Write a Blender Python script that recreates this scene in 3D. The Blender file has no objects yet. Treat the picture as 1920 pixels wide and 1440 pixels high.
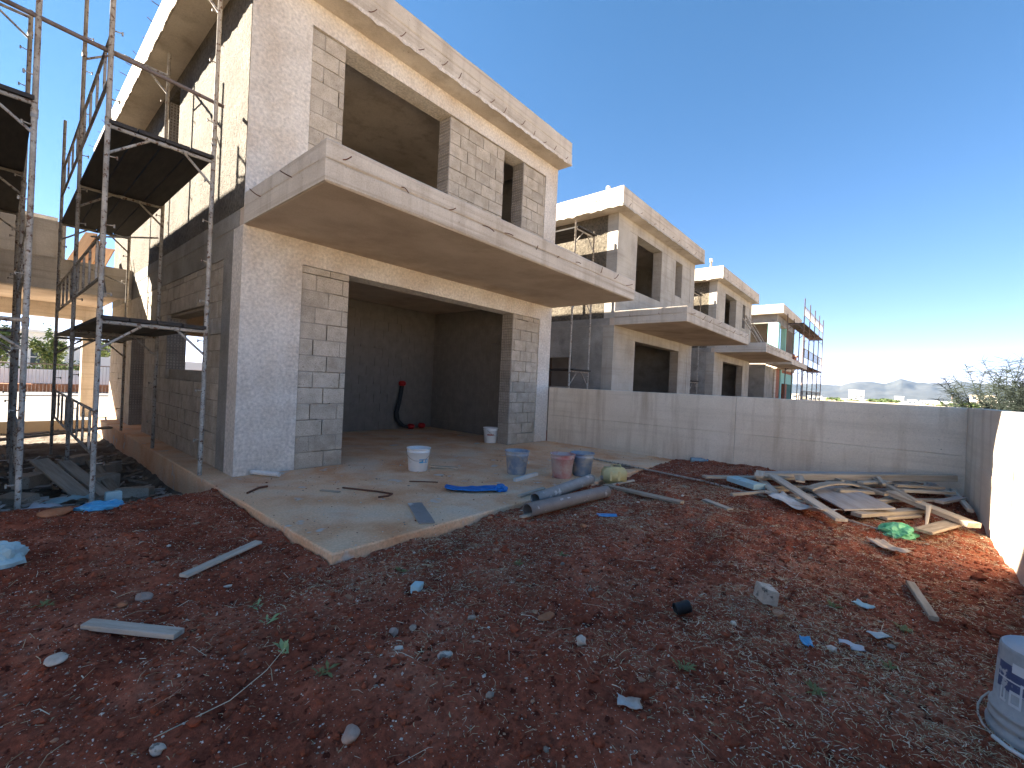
import bpy, bmesh, math, random
import numpy as np
from mathutils import Vector, Matrix

# ------------------------------------------------------------------ camera, sky, sun, exposure
SC = bpy.context.scene
COL = SC.collection
rnd = random.Random(7)
CAMP = Vector((-1.9716, -6.2389, 1.3406))
RT = Vector((0.649801, -0.758737, 0.045571)); UP = Vector((-0.028098, 0.035935, 0.998959)); FW = Vector((0.759585, 0.650405, -0.002032))
cam = bpy.data.objects.new('camera', bpy.data.cameras.new('camera')); COL.objects.link(cam)
cam.matrix_world = Matrix(((RT.x, UP.x, -FW.x, CAMP.x), (RT.y, UP.y, -FW.y, CAMP.y), (RT.z, UP.z, -FW.z, CAMP.z), (0, 0, 0, 1)))
cam.data.sensor_width = 36.0; cam.data.lens = 15.548; cam.data.clip_start = 0.05; cam.data.clip_end = 60000
SC.camera = cam

SUN = Vector((-1.0, 1.516, 1.10)).normalized()
EL = math.asin(SUN.z); AZ = math.atan2(SUN.x, SUN.y)
W_ = bpy.data.worlds.new("World"); SC.world = W_; W_.use_nodes = True
nt = W_.node_tree; bg = nt.nodes['Background']
sky = nt.nodes.new('ShaderNodeTexSky'); sky.sky_type = 'NISHITA'; sky.sun_disc = False
sky.sun_elevation = EL; sky.sun_rotation = AZ % (2 * math.pi)
sky.altitude = 2000; sky.air_density = 0.55; sky.dust_density = 0.0; sky.ozone_density = 1.6
hs = nt.nodes.new('ShaderNodeHueSaturation'); hs.inputs['Saturation'].default_value = 1.3
wbal = nt.nodes.new('ShaderNodeMix'); wbal.data_type = 'RGBA'; wbal.blend_type = 'MULTIPLY'; wbal.inputs[0].default_value = 1.0
wbal.inputs[7].default_value = (1.38, 0.90, 0.83, 1)   # daylight white balance of the whole sky
nt.links.new(sky.outputs[0], hs.inputs['Color']); gm = nt.nodes.new('ShaderNodeGamma'); gm.inputs[1].default_value = 0.75
nt.links.new(hs.outputs[0], gm.inputs[0]); nt.links.new(gm.outputs[0], wbal.inputs[6]); nt.links.new(wbal.outputs[2], bg.inputs[0]); bg.inputs[1].default_value = 0.064
sl = bpy.data.lights.new('sun', 'SUN'); sl.energy = 4.3; sl.angle = math.radians(0.53); sl.color = (1.0, 0.91, 0.78)
so = bpy.data.objects.new('sun', sl); COL.objects.link(so); so.location = (-20, 30, 40)
so.rotation_euler = SUN.to_track_quat('Z', 'Y').to_euler()
SC.view_settings.view_transform = 'Standard'; SC.view_settings.look = 'None'; SC.view_settings.gamma = 1.0
SC.view_settings.use_curve_mapping = False
SC.view_settings.exposure = 3.25

# ------------------------------------------------------------------ materials
def lk(t, a, b): t.links.new(a, b)
def val(c): return (c[0], c[1], c[2], 1.0)
MATS = {}
def M(name, cols, scale=2.0, detail=6, rough=0.9, bumps=(), coord='pos', rand=0.0, fine=0.0, finescale=60,
      streak=None, spots=None, lines=None, stretch=None, metal=0.0, trans=None, spec=0.3, alpha_t=None, dirt=None):
    m = bpy.data.materials.new(name); m.use_nodes = True; t = m.node_tree; N = t.nodes
    b = N['Principled BSDF']; b.inputs['Roughness'].default_value = rough; b.inputs['Metallic'].default_value = metal
    b.inputs['Specular IOR Level'].default_value = spec
    if coord == 'pos':
        g = N.new('ShaderNodeNewGeometry'); src = g.outputs['Position']
    else:
        g = N.new('ShaderNodeTexCoord'); src = g.outputs['Object']
    if coord == 'obj':
        oi0 = N.new('ShaderNodeObjectInfo'); ad = N.new('ShaderNodeVectorMath'); ad.operation = 'MULTIPLY_ADD'
        lk(t, oi0.outputs['Random'], ad.inputs[0]); ad.inputs[1].default_value = (37, 19, 53); lk(t, src, ad.inputs[2]); src = ad.outputs[0]
    base = src
    if stretch:
        mp = N.new('ShaderNodeMapping'); mp.inputs['Scale'].default_value = stretch; lk(t, src, mp.inputs['Vector']); base = mp.outputs[0]
    def noise(sc, det=4, v=base, rg=0.6):
        n = N.new('ShaderNodeTexNoise'); n.inputs['Scale'].default_value = sc; n.inputs['Detail'].default_value = det
        n.inputs['Roughness'].default_value = rg; lk(t, v, n.inputs['Vector']); return n.outputs['Fac']
    r = N.new('ShaderNodeValToRGB'); els = r.color_ramp.elements
    k = len(cols)
    while len(els) < k: els.new(0.5)
    for i, c in enumerate(cols):
        els[i].position = 0.5 if k == 1 else 0.32 + 0.36 * i / (k - 1); els[i].color = val(c)
    lk(t, noise(scale, detail), r.inputs[0]); col = r.outputs[0]
    def mix(a, c2, fac, mode='MIX'):
        x = N.new('ShaderNodeMix'); x.data_type = 'RGBA'; x.blend_type = mode
        lk(t, a, x.inputs[6])
        if hasattr(c2, 'node'): lk(t, c2, x.inputs[7])
        else: x.inputs[7].default_value = val(c2)
        if hasattr(fac, 'node'): lk(t, fac, x.inputs[0])
        else: x.inputs[0].default_value = fac
        return x.outputs[2]
    def mr(v, a, bb, c=0.0, d=1.0):
        x = N.new('ShaderNodeMapRange'); lk(t, v, x.inputs[0]); x.inputs[1].default_value = a; x.inputs[2].default_value = bb
        x.inputs[3].default_value = c; x.inputs[4].default_value = d; return x.outputs[0]
    if streak:   # (colour, horizontal scale, amount)
        mp = N.new('ShaderNodeMapping'); mp.inputs['Scale'].default_value = (streak[1], streak[1], streak[1] * 0.1); lk(t, src, mp.inputs['Vector'])
        col = mix(col, streak[0], mr(noise(1.0, 6, mp.outputs[0]), 0.5, 0.72, 0, streak[2]))
    if lines:    # board marks (colour, scale, amount): layers along z
        mp = N.new('ShaderNodeMapping'); mp.inputs['Scale'].default_value = (0.35, 0.35, lines[1]); lk(t, src, mp.inputs['Vector'])
        ln = noise(1.0, 3, mp.outputs[0]); col = mix(col, lines[0], mr(ln, 0.5, 0.75, 0, lines[2]))
    if dirt:     # (colour, scale, lo, hi, amount)
        col = mix(col, dirt[0], mr(noise(dirt[1], 7), dirt[2], dirt[3], 0, dirt[4]))
    if spots:    # (colour, scale, threshold)
        sp = spots if isinstance(spots, list) else [spots]
        for s_ in sp: col = mix(col, s_[0], mr(noise(s_[1], 3), s_[2], s_[2] + 0.06))
    if fine:
        x = mr(noise(finescale, 4), 0.25, 0.75, 1 - fine, 1 + fine)
        cb = N.new('ShaderNodeCombineColor'); [lk(t, x, cb.inputs[i]) for i in range(3)]
        col = mix(col, cb.outputs[0], 1.0, 'MULTIPLY')
    if rand:
        oi = N.new('ShaderNodeObjectInfo'); x = mr(oi.outputs['Random'], 0, 1, 1 - rand, 1 + rand)
        cb = N.new('ShaderNodeCombineColor'); [lk(t, x, cb.inputs[i]) for i in range(3)]
        col = mix(col, cb.outputs[0], 1.0, 'MULTIPLY')
    lk(t, col, b.inputs['Base Color'])
    nrm = None
    for (sc, st, dist) in bumps:
        bp = N.new('ShaderNodeBump'); bp.inputs['Strength'].default_value = st; bp.inputs['Distance'].default_value = dist
        lk(t, noise(sc, 5), bp.inputs['Height'])
        if nrm: lk(t, nrm, bp.inputs['Normal'])
        nrm = bp.outputs[0]
    if nrm: lk(t, nrm, b.inputs['Normal'])
    if trans: b.inputs['Transmission Weight'].default_value = trans
    if alpha_t: b.inputs['Alpha'].default_value = alpha_t
    MATS[name] = m
    return m

M('roughcast', [(.58, .51, .43), (.69, .625, .545), (.75, .69, .615)], scale=1.3, bumps=[(30, .9, .03), (110, .6, .01)], fine=.28, finescale=24,  # fine mottling puts the shade of the rough relief into the colour
  dirt=((.50, .37, .25), .8, .48, .72, .65))
M('greyrender', [(.34, .305, .255), (.42, .38, .32), (.49, .45, .385)], scale=1.1, bumps=[(14, .4, .02), (90, .4, .006)], fine=.14, finescale=50, lines=((.28, .24, .19), 9, .6), streak=((.27, .23, .18), 3.0, .6), dirt=((.5, .45, .37), .8, .5, .7, .6))
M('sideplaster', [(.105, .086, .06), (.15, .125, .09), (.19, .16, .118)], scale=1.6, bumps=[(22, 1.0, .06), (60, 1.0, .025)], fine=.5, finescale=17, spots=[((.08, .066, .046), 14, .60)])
M('concrete', [(.46, .39, .31), (.56, .485, .395), (.63, .56, .47)], scale=1.1, bumps=[(14, .35, .02), (90, .35, .006)], fine=.14, finescale=60,
  lines=((.33, .265, .195), 14, .75), streak=((.30, .24, .175), 3.0, .65), spots=[((.27, .225, .17), 26, .68)])
M('soffit', [(.45, .35, .26), (.55, .44, .335), (.62, .51, .40)], scale=.9, bumps=[(10, .15, .02), (60, .2, .006)], fine=.09, finescale=50,
  dirt=((.32, .235, .165), .8, .46, .68, .75))
M('formwall', [(.63, .525, .405), (.70, .60, .475), (.75, .655, .535)], scale=1.0, bumps=[(12, .4, .02), (80, .4, .006)], fine=.11, finescale=60,
  lines=((.50, .41, .305), 9, .45), streak=((.42, .31, .205), 5.0, .7), spots=[((.31, .265, .21), 34, .69)])
M('block', [(.37, .31, .235), (.45, .385, .305), (.53, .46, .37)], scale=5, bumps=[(45, .8, .014), (160, .7, .006)], fine=.24, finescale=90, rand=.12, spots=[((.24, .2, .155), 40, .63)])
M('blockshaded', [(.17, .15, .125), (.22, .195, .165)], scale=5, fine=.2, finescale=90)  # inner-wall copy of block, the dim room's shade put into its colour
M('blockend', [(.27, .235, .20), (.35, .31, .265)], scale=9, bumps=[(60, .6, .008)], fine=.2, finescale=120, rand=.12)
M('mortar', [(.27, .235, .19), (.37, .325, .265)], scale=6, bumps=[(60, .8, .01)], fine=.2, finescale=90)
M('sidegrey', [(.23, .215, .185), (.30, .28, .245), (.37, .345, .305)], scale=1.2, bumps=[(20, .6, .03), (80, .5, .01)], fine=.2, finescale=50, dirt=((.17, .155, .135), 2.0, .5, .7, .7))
M('patio', [(.76, .46, .26), (.76, .53, .34), (.68, .54, .40)], scale=.9, bumps=[(40, .35, .008), (160, .4, .004)], fine=.2, finescale=45,
  dirt=((.60, .25, .10), 1.3, .45, .66, .75), spots=[((.2, .085, .04), 13, .70), ((.58, .52, .45), 2.6, .63), ((.78, .73, .66), 30, .70)])
M('soil', [(.17, .043, .023), (.29, .080, .043), (.40, .138, .08)], scale=1.9, detail=10, rough=1.0, bumps=[(9, .3, .03), (45, .6, .02), (170, .7, .008)], fine=.45, finescale=32, spec=.1,
  dirt=((.38, .19, .11), .9, .54, .74, .5), spots=[((.08, .02, .011), 16, .60)])
M('clod', [(.15, .038, .02), (.33, .095, .05)], scale=14, rough=1.0, bumps=[(60, .8, .01)], fine=.3, spec=.1)
M('trenchdirt', [(.10, .075, .055), (.17, .14, .11), (.24, .215, .18)], scale=3, rough=1.0, bumps=[(14, .9, .05), (60, .8, .02)], fine=.3, finescale=40, spec=.1)
M('field', [(.37, .295, .195), (.43, .35, .24), (.39, .29, .18)], scale=.02, detail=8, rough=1.0, fine=.15, finescale=1.2)
M('street', [(.22, .195, .165), (.28, .25, .21)], scale=.5, bumps=[(40, .2, .01)], fine=.1)
M('asphalt', [(.10, .10, .10), (.14, .135, .13)], scale=2, bumps=[(90, .4, .01)], fine=.2, finescale=90)
M('straw1', [(.46, .36, .21), (.60, .48, .30)], scale=8, rough=.9)
M('straw2', [(.25, .17, .09), (.35, .255, .14)], scale=8, rough=.9)
M('straw3', [(.64, .55, .39), (.75, .66, .49)], scale=8, rough=.9)
M('weed', [(.13, .14, .05), (.22, .22, .09)], scale=12, rough=.8)
M('leafgreen', [(.22, .30, .12), (.33, .40, .19)], scale=12, rough=.7)
M('pebble1', [(.56, .47, .37), (.72, .63, .53)], scale=30, rough=.9, fine=.1)
M('pebble2', [(.32, .16, .09), (.46, .27, .17)], scale=30, rough=.9, fine=.1)
M('pebble3', [(.24, .19, .145), (.36, .30, .24)], scale=30, rough=.9, fine=.1)
M('stonepink', [(.33, .22, .17), (.45, .34, .27)], scale=14, rough=.9, bumps=[(50, .5, .005)], coord='obj', fine=.15)
M('stonewhite', [(.46, .39, .31), (.60, .52, .43)], scale=12, rough=.9, bumps=[(50, .6, .006)], coord='obj', fine=.15, spots=((.17, .15, .13), 20, .57))
M('stoneorange', [(.34, .13, .06), (.44, .2, .1)], scale=12, rough=.9, bumps=[(50, .5, .005)], coord='obj', fine=.15)
M('wood', [(.25, .195, .14), (.36, .29, .215), (.45, .375, .29)], scale=2.2, rough=.9, coord='obj', stretch=(1.2, 14, 14), bumps=[(6, .5, .006)], rand=.2, fine=.12, finescale=40,
  dirt=((.15, .12, .095), 1.2, .55, .72, .6))
M('woodwarm', [(.33, .265, .195), (.41, .34, .26), (.50, .425, .335)], scale=2.2, rough=.85, coord='obj', stretch=(1.2, 14, 14), bumps=[(6, .4, .005)], rand=.15, fine=.1, finescale=40)
M('woodwhite', [(.36, .30, .235), (.47, .405, .325), (.56, .49, .40)], scale=2.2, rough=.9, coord='obj', stretch=(1.2, 12, 12), bumps=[(6, .4, .005)], rand=.08, fine=.1, finescale=40, dirt=((.25, .2, .16), 1.4, .55, .7, .6))
M('ply', [(.29, .25, .225), (.37, .33, .30), (.44, .40, .37)], scale=2.0, rough=.9, coord='obj', stretch=(1, 7, 7), rand=.1, fine=.1, bumps=[(9, .3, .004)], dirt=((.16, .13, .11), 1.0, .55, .7, .6))
M('woodorange', [(.42, .2, .08), (.54, .3, .13)], scale=3, rough=.85, coord='obj', stretch=(1, 8, 8), fine=.1)
M('deck', [(.035, .032, .03), (.06, .052, .045)], scale=3, rough=.9, stretch=(6, 1, 6), fine=.2)
M('paintedsteel', [(.27, .23, .185), (.38, .34, .285), (.47, .43, .37)], scale=7, rough=.7, fine=.2, finescale=40,
  spots=[((.13, .07, .042), 22, .57), ((.055, .042, .034), 48, .63)], bumps=[(70, .3, .003)])
M('darksteel', [(.12, .085, .07), (.2, .16, .14)], scale=9, rough=.6, fine=.2, spots=((.17, .08, .045), 22, .6))
M('rust', [(.10, .045, .03), (.17, .075, .045)], scale=30, rough=.9)
M('pvcgrey', [(.22, .215, .205), (.30, .29, .28)], scale=5, rough=.45, coord='obj', fine=.1, spots=((.52, .51, .49), 7, .57), bumps=[(20, .2, .003)])
M('pvcbrown', [(.19, .16, .145), (.26, .225, .2)], scale=5, rough=.5, coord='obj', fine=.1, spots=((.5, .48, .46), 8, .62))
M('pvcwhite', [(.55, .54, .51), (.68, .67, .64)], scale=9, rough=.5, coord='obj', fine=.08, spots=((.3, .27, .23), 12, .68))
M('bucketwhite', [(.68, .68, .66), (.78, .78, .77)], scale=4, rough=.4, coord='obj', dirt=((.5, .47, .43), 8, .58, .7, .7))
M('bucketblue', [(.13, .2, .33), (.22, .28, .37), (.36, .37, .37)], scale=6, rough=.65, coord='obj', fine=.1, dirt=((.46, .44, .41), 5, .46, .62, .75))
M('bucketred', [(.44, .13, .12), (.5, .27, .25), (.52, .41, .38)], scale=6, rough=.65, coord='obj', fine=.1, dirt=((.52, .46, .43), 5, .46, .62, .7))
M('bucketgrey', [(.27, .275, .27), (.35, .35, .34), (.42, .415, .40)], scale=5, rough=.7, coord='obj', fine=.1, finescale=50, dirt=((.10, .12, .19), 5, .60, .68, .8), spots=((.13, .15, .22), 22, .68))
M('buckettop', [(.50, .54, .59), (.58, .62, .66)], scale=8, rough=.6, coord='obj', dirt=((.42, .42, .42), 9, .55, .7, .7))
M('labelblue', [(.05, .3, .55), (.08, .36, .6)], scale=20, rough=.4)
M('labeldark', [(.06, .075, .15), (.11, .13, .22)], scale=15, rough=.5, spots=((.42, .43, .44), 30, .56))
M('labelwhite', [(.55, .56, .56), (.62, .63, .63)], scale=15, rough=.5)
M('labelred', [(.25, .06, .05), (.3, .09, .07)], scale=15, rough=.5)
M('tarpblue', [(.012, .13, .42), (.02, .19, .55)], scale=9, rough=.55, coord='obj', fine=.15, bumps=[(14, .5, .02)])
M('scrapblue', [(.03, .22, .5), (.08, .32, .62)], scale=15, rough=.5, coord='obj')
M('foamcyan', [(.34, .50, .52), (.44, .60, .62)], scale=6, rough=.8, coord='obj', fine=.07, spots=((.25, .2, .17), 9, .70))
M('foampale', [(.42, .50, .50), (.52, .58, .57)], scale=6, rough=.8, coord='obj', fine=.07)
M('bagblue', [(.03, .28, .55), (.16, .5, .75)], scale=8, rough=.35, coord='obj', bumps=[(20, .7, .02)])
M('baggreen', [(.06, .36, .17), (.24, .56, .33)], scale=7, rough=.35, coord='obj', bumps=[(16, .6, .02)])
M('bagwhite', [(.5, .5, .52), (.62, .62, .64)], scale=6, rough=.5, coord='obj')
M('jerry', [(.52, .46, .22), (.62, .55, .30)], scale=7, rough=.5, coord='obj', fine=.08, dirt=((.4, .34, .22), 7, .55, .7, .6))
M('card', [(.42, .33, .26), (.54, .45, .37)], scale=6, rough=.95, coord='obj', fine=.1)
M('paper', [(.50, .47, .43), (.64, .61, .57)], scale=6, rough=.95, coord='obj', fine=.08, dirt=((.38, .26, .17), 4, .52, .66, .8))
M('redplastic', [(.35, .012, .012), (.45, .02, .02)], scale=10, rough=.4)
M('blackplastic', [(.015, .015, .016), (.03, .03, .03)], scale=20, rough=.5)
M('bottle', [(.25, .45, .6), (.38, .55, .68)], scale=20, rough=.15, trans=.5)
M('turq', [(.22, .50, .46), (.30, .58, .53)], scale=2, rough=.85, fine=.08)
M('claybrick', [(.28, .11, .07), (.38, .17, .11)], scale=3, rough=.9, fine=.2, lines=((.2, .08, .05), 18, .6))
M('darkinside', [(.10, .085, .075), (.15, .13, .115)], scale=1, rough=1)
M('wallwhite', [(.72, .71, .69), (.8, .79, .77)], scale=.3, rough=.9)
M('wallcream', [(.6, .53, .42), (.68, .61, .5)], scale=.3, rough=.9)
M('glass', [(.05, .06, .08), (.08, .1, .12)], scale=.3, rough=.15)
M('foliage', [(.035, .06, .02), (.07, .105, .03), (.11, .15, .045)], scale=1.5, rough=.8)
M('foliagelight', [(.10, .14, .04), (.17, .21, .07)], scale=1.5, rough=.8)
M('bark', [(.13, .10, .08), (.2, .165, .135)], scale=6, rough=.95, fine=.2)
M('bushgrey', [(.022, .03, .022), (.04, .052, .038)], scale=3, rough=.9)
M('mountain', [(.035, .037, .033), (.06, .06, .052), (.025, .03, .026)], scale=.0012, detail=9, rough=1.0, fine=.2, finescale=.01)

# ------------------------------------------------------------------ mesh builder
class MB:
    def __init__(s): s.v = []; s.f = []; s.sm = []; s.mi = []
    def add(s, vs, fs, smooth=False, mi=0):
        o = len(s.v); s.v += [tuple(p) for p in vs]; s.f += [tuple(i + o for i in f) for f in fs]
        s.sm += [smooth] * len(fs); s.mi += [mi] * len(fs); return s
    def box(s, x0, x1, y0, y1, z0, z1, mi=0):
        vs = [(x0, y0, z0), (x1, y0, z0), (x1, y1, z0), (x0, y1, z0), (x0, y0, z1), (x1, y0, z1), (x1, y1, z1), (x0, y1, z1)]
        return s.add(vs, [(3, 2, 1, 0), (4, 5, 6, 7), (0, 1, 5, 4), (1, 2, 6, 5), (2, 3, 7, 6), (3, 0, 4, 7)], mi=mi)
    def tube(s, pts, r, n=8, cap=True, smooth=True, mi=0):
        pts = [Vector(p) for p in pts]; k = len(pts)
        rr = r if isinstance(r, (list, tuple)) else [r] * k
        vs = []; ref = None
        for i, p in enumerate(pts):
            d = (pts[min(i + 1, k - 1)] - pts[max(i - 1, 0)]).normalized()
            if ref is None or abs(ref.dot(d)) > .98: ref = Vector((0, 0, 1)) if abs(d.z) < .9 else Vector((1, 0, 0))
            a = d.cross(ref).normalized(); b = d.cross(a)
            for j in range(n):
                t = 2 * math.pi * j / n; vs.append(p + (a * math.cos(t) + b * math.sin(t)) * rr[i])
        fs = [(i * n + j, i * n + (j + 1) % n, (i + 1) * n + (j + 1) % n, (i + 1) * n + j) for i in range(k - 1) for j in range(n)]
        s.add(vs, fs, smooth, mi)
        if cap:
            o = len(s.v) - len(vs)
            s.f.append(tuple(o + j for j in range(n))); s.f.append(tuple(o + (k - 1) * n + n - 1 - j for j in range(n))); s.sm += [False, False]; s.mi += [mi, mi]
        return s
    def lathe(s, prof, n=28, c=(0, 0, 0), smooth=True, mi=0):
        vs = []
        for r, z in prof:
            for j in range(n):
                t = 2 * math.pi * j / n; vs.append((c[0] + r * math.cos(t), c[1] + r * math.sin(t), c[2] + z))
        k = len(prof)
        fs = [(i * n + j, i * n + (j + 1) % n, (i + 1) * n + (j + 1) % n, (i + 1) * n + j) for i in range(k - 1) for j in range(n)]
        return s.add(vs, fs, smooth, mi)
    def build(s, name, mats, parent=None, loc=None):
        me = bpy.data.meshes.new(name); me.from_pydata(s.v, [], s.f)
        if not isinstance(mats, (list, tuple)): mats = [mats]
        for m in mats: me.materials.append(MATS[m])
        me.polygons.foreach_set('use_smooth', s.sm); me.polygons.foreach_set('material_index', s.mi)
        me.update()
        o = bpy.data.objects.new(name, me); COL.objects.link(o)
        if parent: o.parent = parent
        if loc is not None: o.location = loc
        return o

def rbox(x0, x1, y0, y1, z0, z1, amp=.005, ch=.01, seg=.3, seed=None):
    """cast concrete: a box whose long edges are chamfered and slightly uneven"""
    lo = (x0, y0, z0); hi = (x1, y1, z1); ext = [b - a for a, b in zip(lo, hi)]; ax = ext.index(max(ext)); o1, o2 = (ax + 1) % 3, (ax + 2) % 3
    R = random.Random(int((x0 * 7 + y0 * 13 + z0 * 31) * 1000) if seed is None else seed); n = max(3, int(ext[ax] / seg)); mb = MB(); vs = []; fs = []; ch = min(ch, ext[o1] * .2, ext[o2] * .2)
    for i in range(n + 1):
        t = lo[ax] + ext[ax] * i / n
        for (a, b) in ((ch, 0), (ext[o1] - ch, 0), (ext[o1], ch), (ext[o1], ext[o2] - ch), (ext[o1] - ch, ext[o2]), (ch, ext[o2]), (0, ext[o2] - ch), (0, ch)):
            p = [0, 0, 0]; p[ax] = t; j = amp if 0 < i < n else 0
            p[o1] = lo[o1] + min(max(a + (R.uniform(0, 1) * j * 2 if a == ch else -R.uniform(0, 1) * j * 2 if a == ext[o1] - ch else 0), 0), ext[o1]); p[o2] = lo[o2] + min(max(b + (R.uniform(0, 1) * j * 2 if b == ch else -R.uniform(0, 1) * j * 2 if b == ext[o2] - ch else 0), 0), ext[o2]); vs.append(tuple(p))
    for i in range(n):
        for j in range(8): fs.append((i * 8 + j, i * 8 + (j + 1) % 8, (i + 1) * 8 + (j + 1) % 8, (i + 1) * 8 + j))
    fs.append(tuple(range(7, -1, -1))); fs.append(tuple(n * 8 + j for j in range(8)))
    return mb.add(vs, fs)
def empty(name, loc=(0, 0, 0), rz=0.0):
    o = bpy.data.objects.new(name, None); COL.objects.link(o); o.location = loc; o.rotation_euler = (0, 0, rz); o.empty_display_size = .2
    return o
def tag(o, label, cat, group=None):
    o['label'] = label; o['category'] = cat
    if group: o['group'] = group
    return o
def struct(o): o['kind'] = 'structure'; return o
def stuff(o): o['kind'] = 'stuff'; return o
def copy_obj(o, parent=None):
    c = o.copy(); COL.objects.link(c); c.parent = parent; return c

# numpy value noise
_rs = np.random.RandomState(3); _LAT = _rs.rand(256, 256)
def vnoise(x, y, sc):
    x = np.asarray(x) * sc; y = np.asarray(y) * sc
    xi = np.floor(x).astype(int); yi = np.floor(y).astype(int); fx = x - xi; fy = y - yi
    fx = fx * fx * (3 - 2 * fx); fy = fy * fy * (3 - 2 * fy)
    a = _LAT[xi % 256, yi % 256]; b = _LAT[(xi + 1) % 256, yi % 256]; c = _LAT[xi % 256, (yi + 1) % 256]; d = _LAT[(xi + 1) % 256, (yi + 1) % 256]
    return (a * (1 - fx) + b * fx) * (1 - fy) + (c * (1 - fx) + d * fx) * fy
def sstep(a, b, t): t = np.clip((t - a) / (b - a), 0, 1); return t * t * (3 - 2 * t)

HW = 6.658   # width of a house along x
PP = 3.108   # depth of the patio
XP = -0.296
DB = 7.048   # boundary wall behind the camera side
# ------------------------------------------------------------------ ground
DENTS = []   # trodden footprints: x, y, direction, depth
for (fx, fy, fa, fn) in ((-1.9, -2.2, -.5, 7), (.6, -4.0, -.9, 6), (1.2, -5.2, .2, 7), (3.2, -4.6, -1.2, 5), (-1.2, -4.4, .4, 6), (4.4, -5.6, 2.6, 5)):
    for k_ in range(fn):
        sd_ = .09 * (1 if k_ % 2 else -1); DENTS.append((fx + math.cos(fa) * k_ * .42 - math.sin(fa) * sd_ + rnd.uniform(-.05, .05), fy + math.sin(fa) * k_ * .42 + math.cos(fa) * sd_ + rnd.uniform(-.05, .05), math.cos(fa), math.sin(fa), rnd.uniform(.018, .032)))
def soilz(x, y, detail=True):
    x = np.asarray(x, float); y = np.asarray(y, float)
    z = -0.062 + .105 * sstep(1.2, 5.5, x) * sstep(-2.6, -4.6, y) + .04 * sstep(4, 6.5, x)
    crest = -.42 - .25 * sstep(-1.2, -2.0, x) * -1.2
    tr = sstep(0, .55, y - crest - .18 * (vnoise(x, y, 2.1) - .5)) * sstep(-.05, -.4, x)
    z = z + .035 * np.exp(-((y - crest + .25) / .3) ** 2) * sstep(-.1, -.7, x)
    z = z * (1 - tr) + tr * (-.43)
    if detail:
        z = z + .06 * (vnoise(x, y, 1.3) - .5) + .05 * (vnoise(x + 9, y, 3.7) - .5) + .03 * (vnoise(x, y + 5, 9) - .5) + .018 * (vnoise(x + 3, y + 5, 23) - .5) + .007 * (vnoise(x + 3, y, 55) - .5)
        for (a, b, c, d, e) in DENTS: z = z - e * np.exp(-((((x - a) * c + (y - b) * d) / .13) ** 2 + ((-(x - a) * d + (y - b) * c) / .05) ** 2) ** 1.5)
    # below the patio slab the soil sinks away
    inside = sstep(XP - .01, XP + .06, x) * sstep(-PP - .01, -PP + .06, y)
    z = np.where(inside > 0, z * (1 - inside) + inside * -.5, z)
    return z
xs = np.concatenate([np.arange(-7, -2.6, .12), np.arange(-2.6, 3.2, .021), np.arange(3.2, HW + .06, .04)])
ys = np.concatenate([np.arange(-DB - .06, .8, .022), np.arange(.8, 9.6, .1)])
GX, GY = np.meshgrid(xs, ys); GZ = soilz(GX, GY)
nx, ny = len(xs), len(ys)
idx = np.arange(nx * ny).reshape(ny, nx)
F = np.stack([idx[:-1, :-1].ravel(), idx[:-1, 1:].ravel(), idx[1:, 1:].ravel(), idx[1:, :-1].ravel()], 1)
fcx = GX[:-1, :-1].ravel(); fcy = GY[:-1, :-1].ravel()
keep = ~((fcx > XP + .12) & (fcy > -PP + .12)); 
F = F[keep]; fcx = fcx[keep]; fcy = fcy[keep]
me = bpy.data.meshes.new('yard_soil'); me.from_pydata(np.stack([GX.ravel(), GY.ravel(), GZ.ravel()], 1).tolist(), [], F.tolist())
me.materials.append(MATS['soil']); me.materials.append(MATS['trenchdirt'])
jit = .25 * (vnoise(fcx, fcy, 3.1) - .5)
me.polygons.foreach_set('material_index', ((fcy + jit > -.22) & (fcx < -.1)).astype(int).tolist())
me.polygons.foreach_set('use_smooth', [True] * len(me.polygons)); me.update()
struct(bpy.data.objects.new('yard_soil', me)); COL.objects.link(bpy.data.objects['yard_soil'])
def gz(x, y): return float(soilz(np.array([x]), np.array([y]))[0])

g = MB(); S_ = 13000
g.add([(-S_, -S_, -.62), (S_, -S_, -.62), (S_, S_, -.62), (-S_, S_, -.62)], [(0, 1, 2, 3)])
struct(g.build('ground', 'field'))
struct(MB().box(-40, 60, 10.5, 21.5, -.6, -.2).build('pavement', 'street'))
struct(MB().box(-40, 60, 21.5, 29, -.61, -.3).build('road', 'asphalt'))
struct(MB().box(HW + .25, 60, -DB, 9.8, -.61, -.15).build('neighbour_yard', 'soil'))

# ------------------------------------------------------------------ patio slab (with the floor of the near house)
p = MB()
nxp, nyp = 60, 30
p.box(XP, HW - .002, -PP, 0.0, -.45, 0)
p.box(XP + .003, HW - .004, 0.0, 9.7, -.45, -.003)
patio = struct(p.build('patio', 'patio'))
bm = bmesh.new(); bm.from_mesh(patio.data); bmesh.ops.bevel(bm, geom=[e for e in bm.edges if all(abs(v.co.z) < .01 for v in e.verts)], offset=.012, segments=1, affect='EDGES'); bm.to_mesh(patio.data); bm.free()

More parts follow.
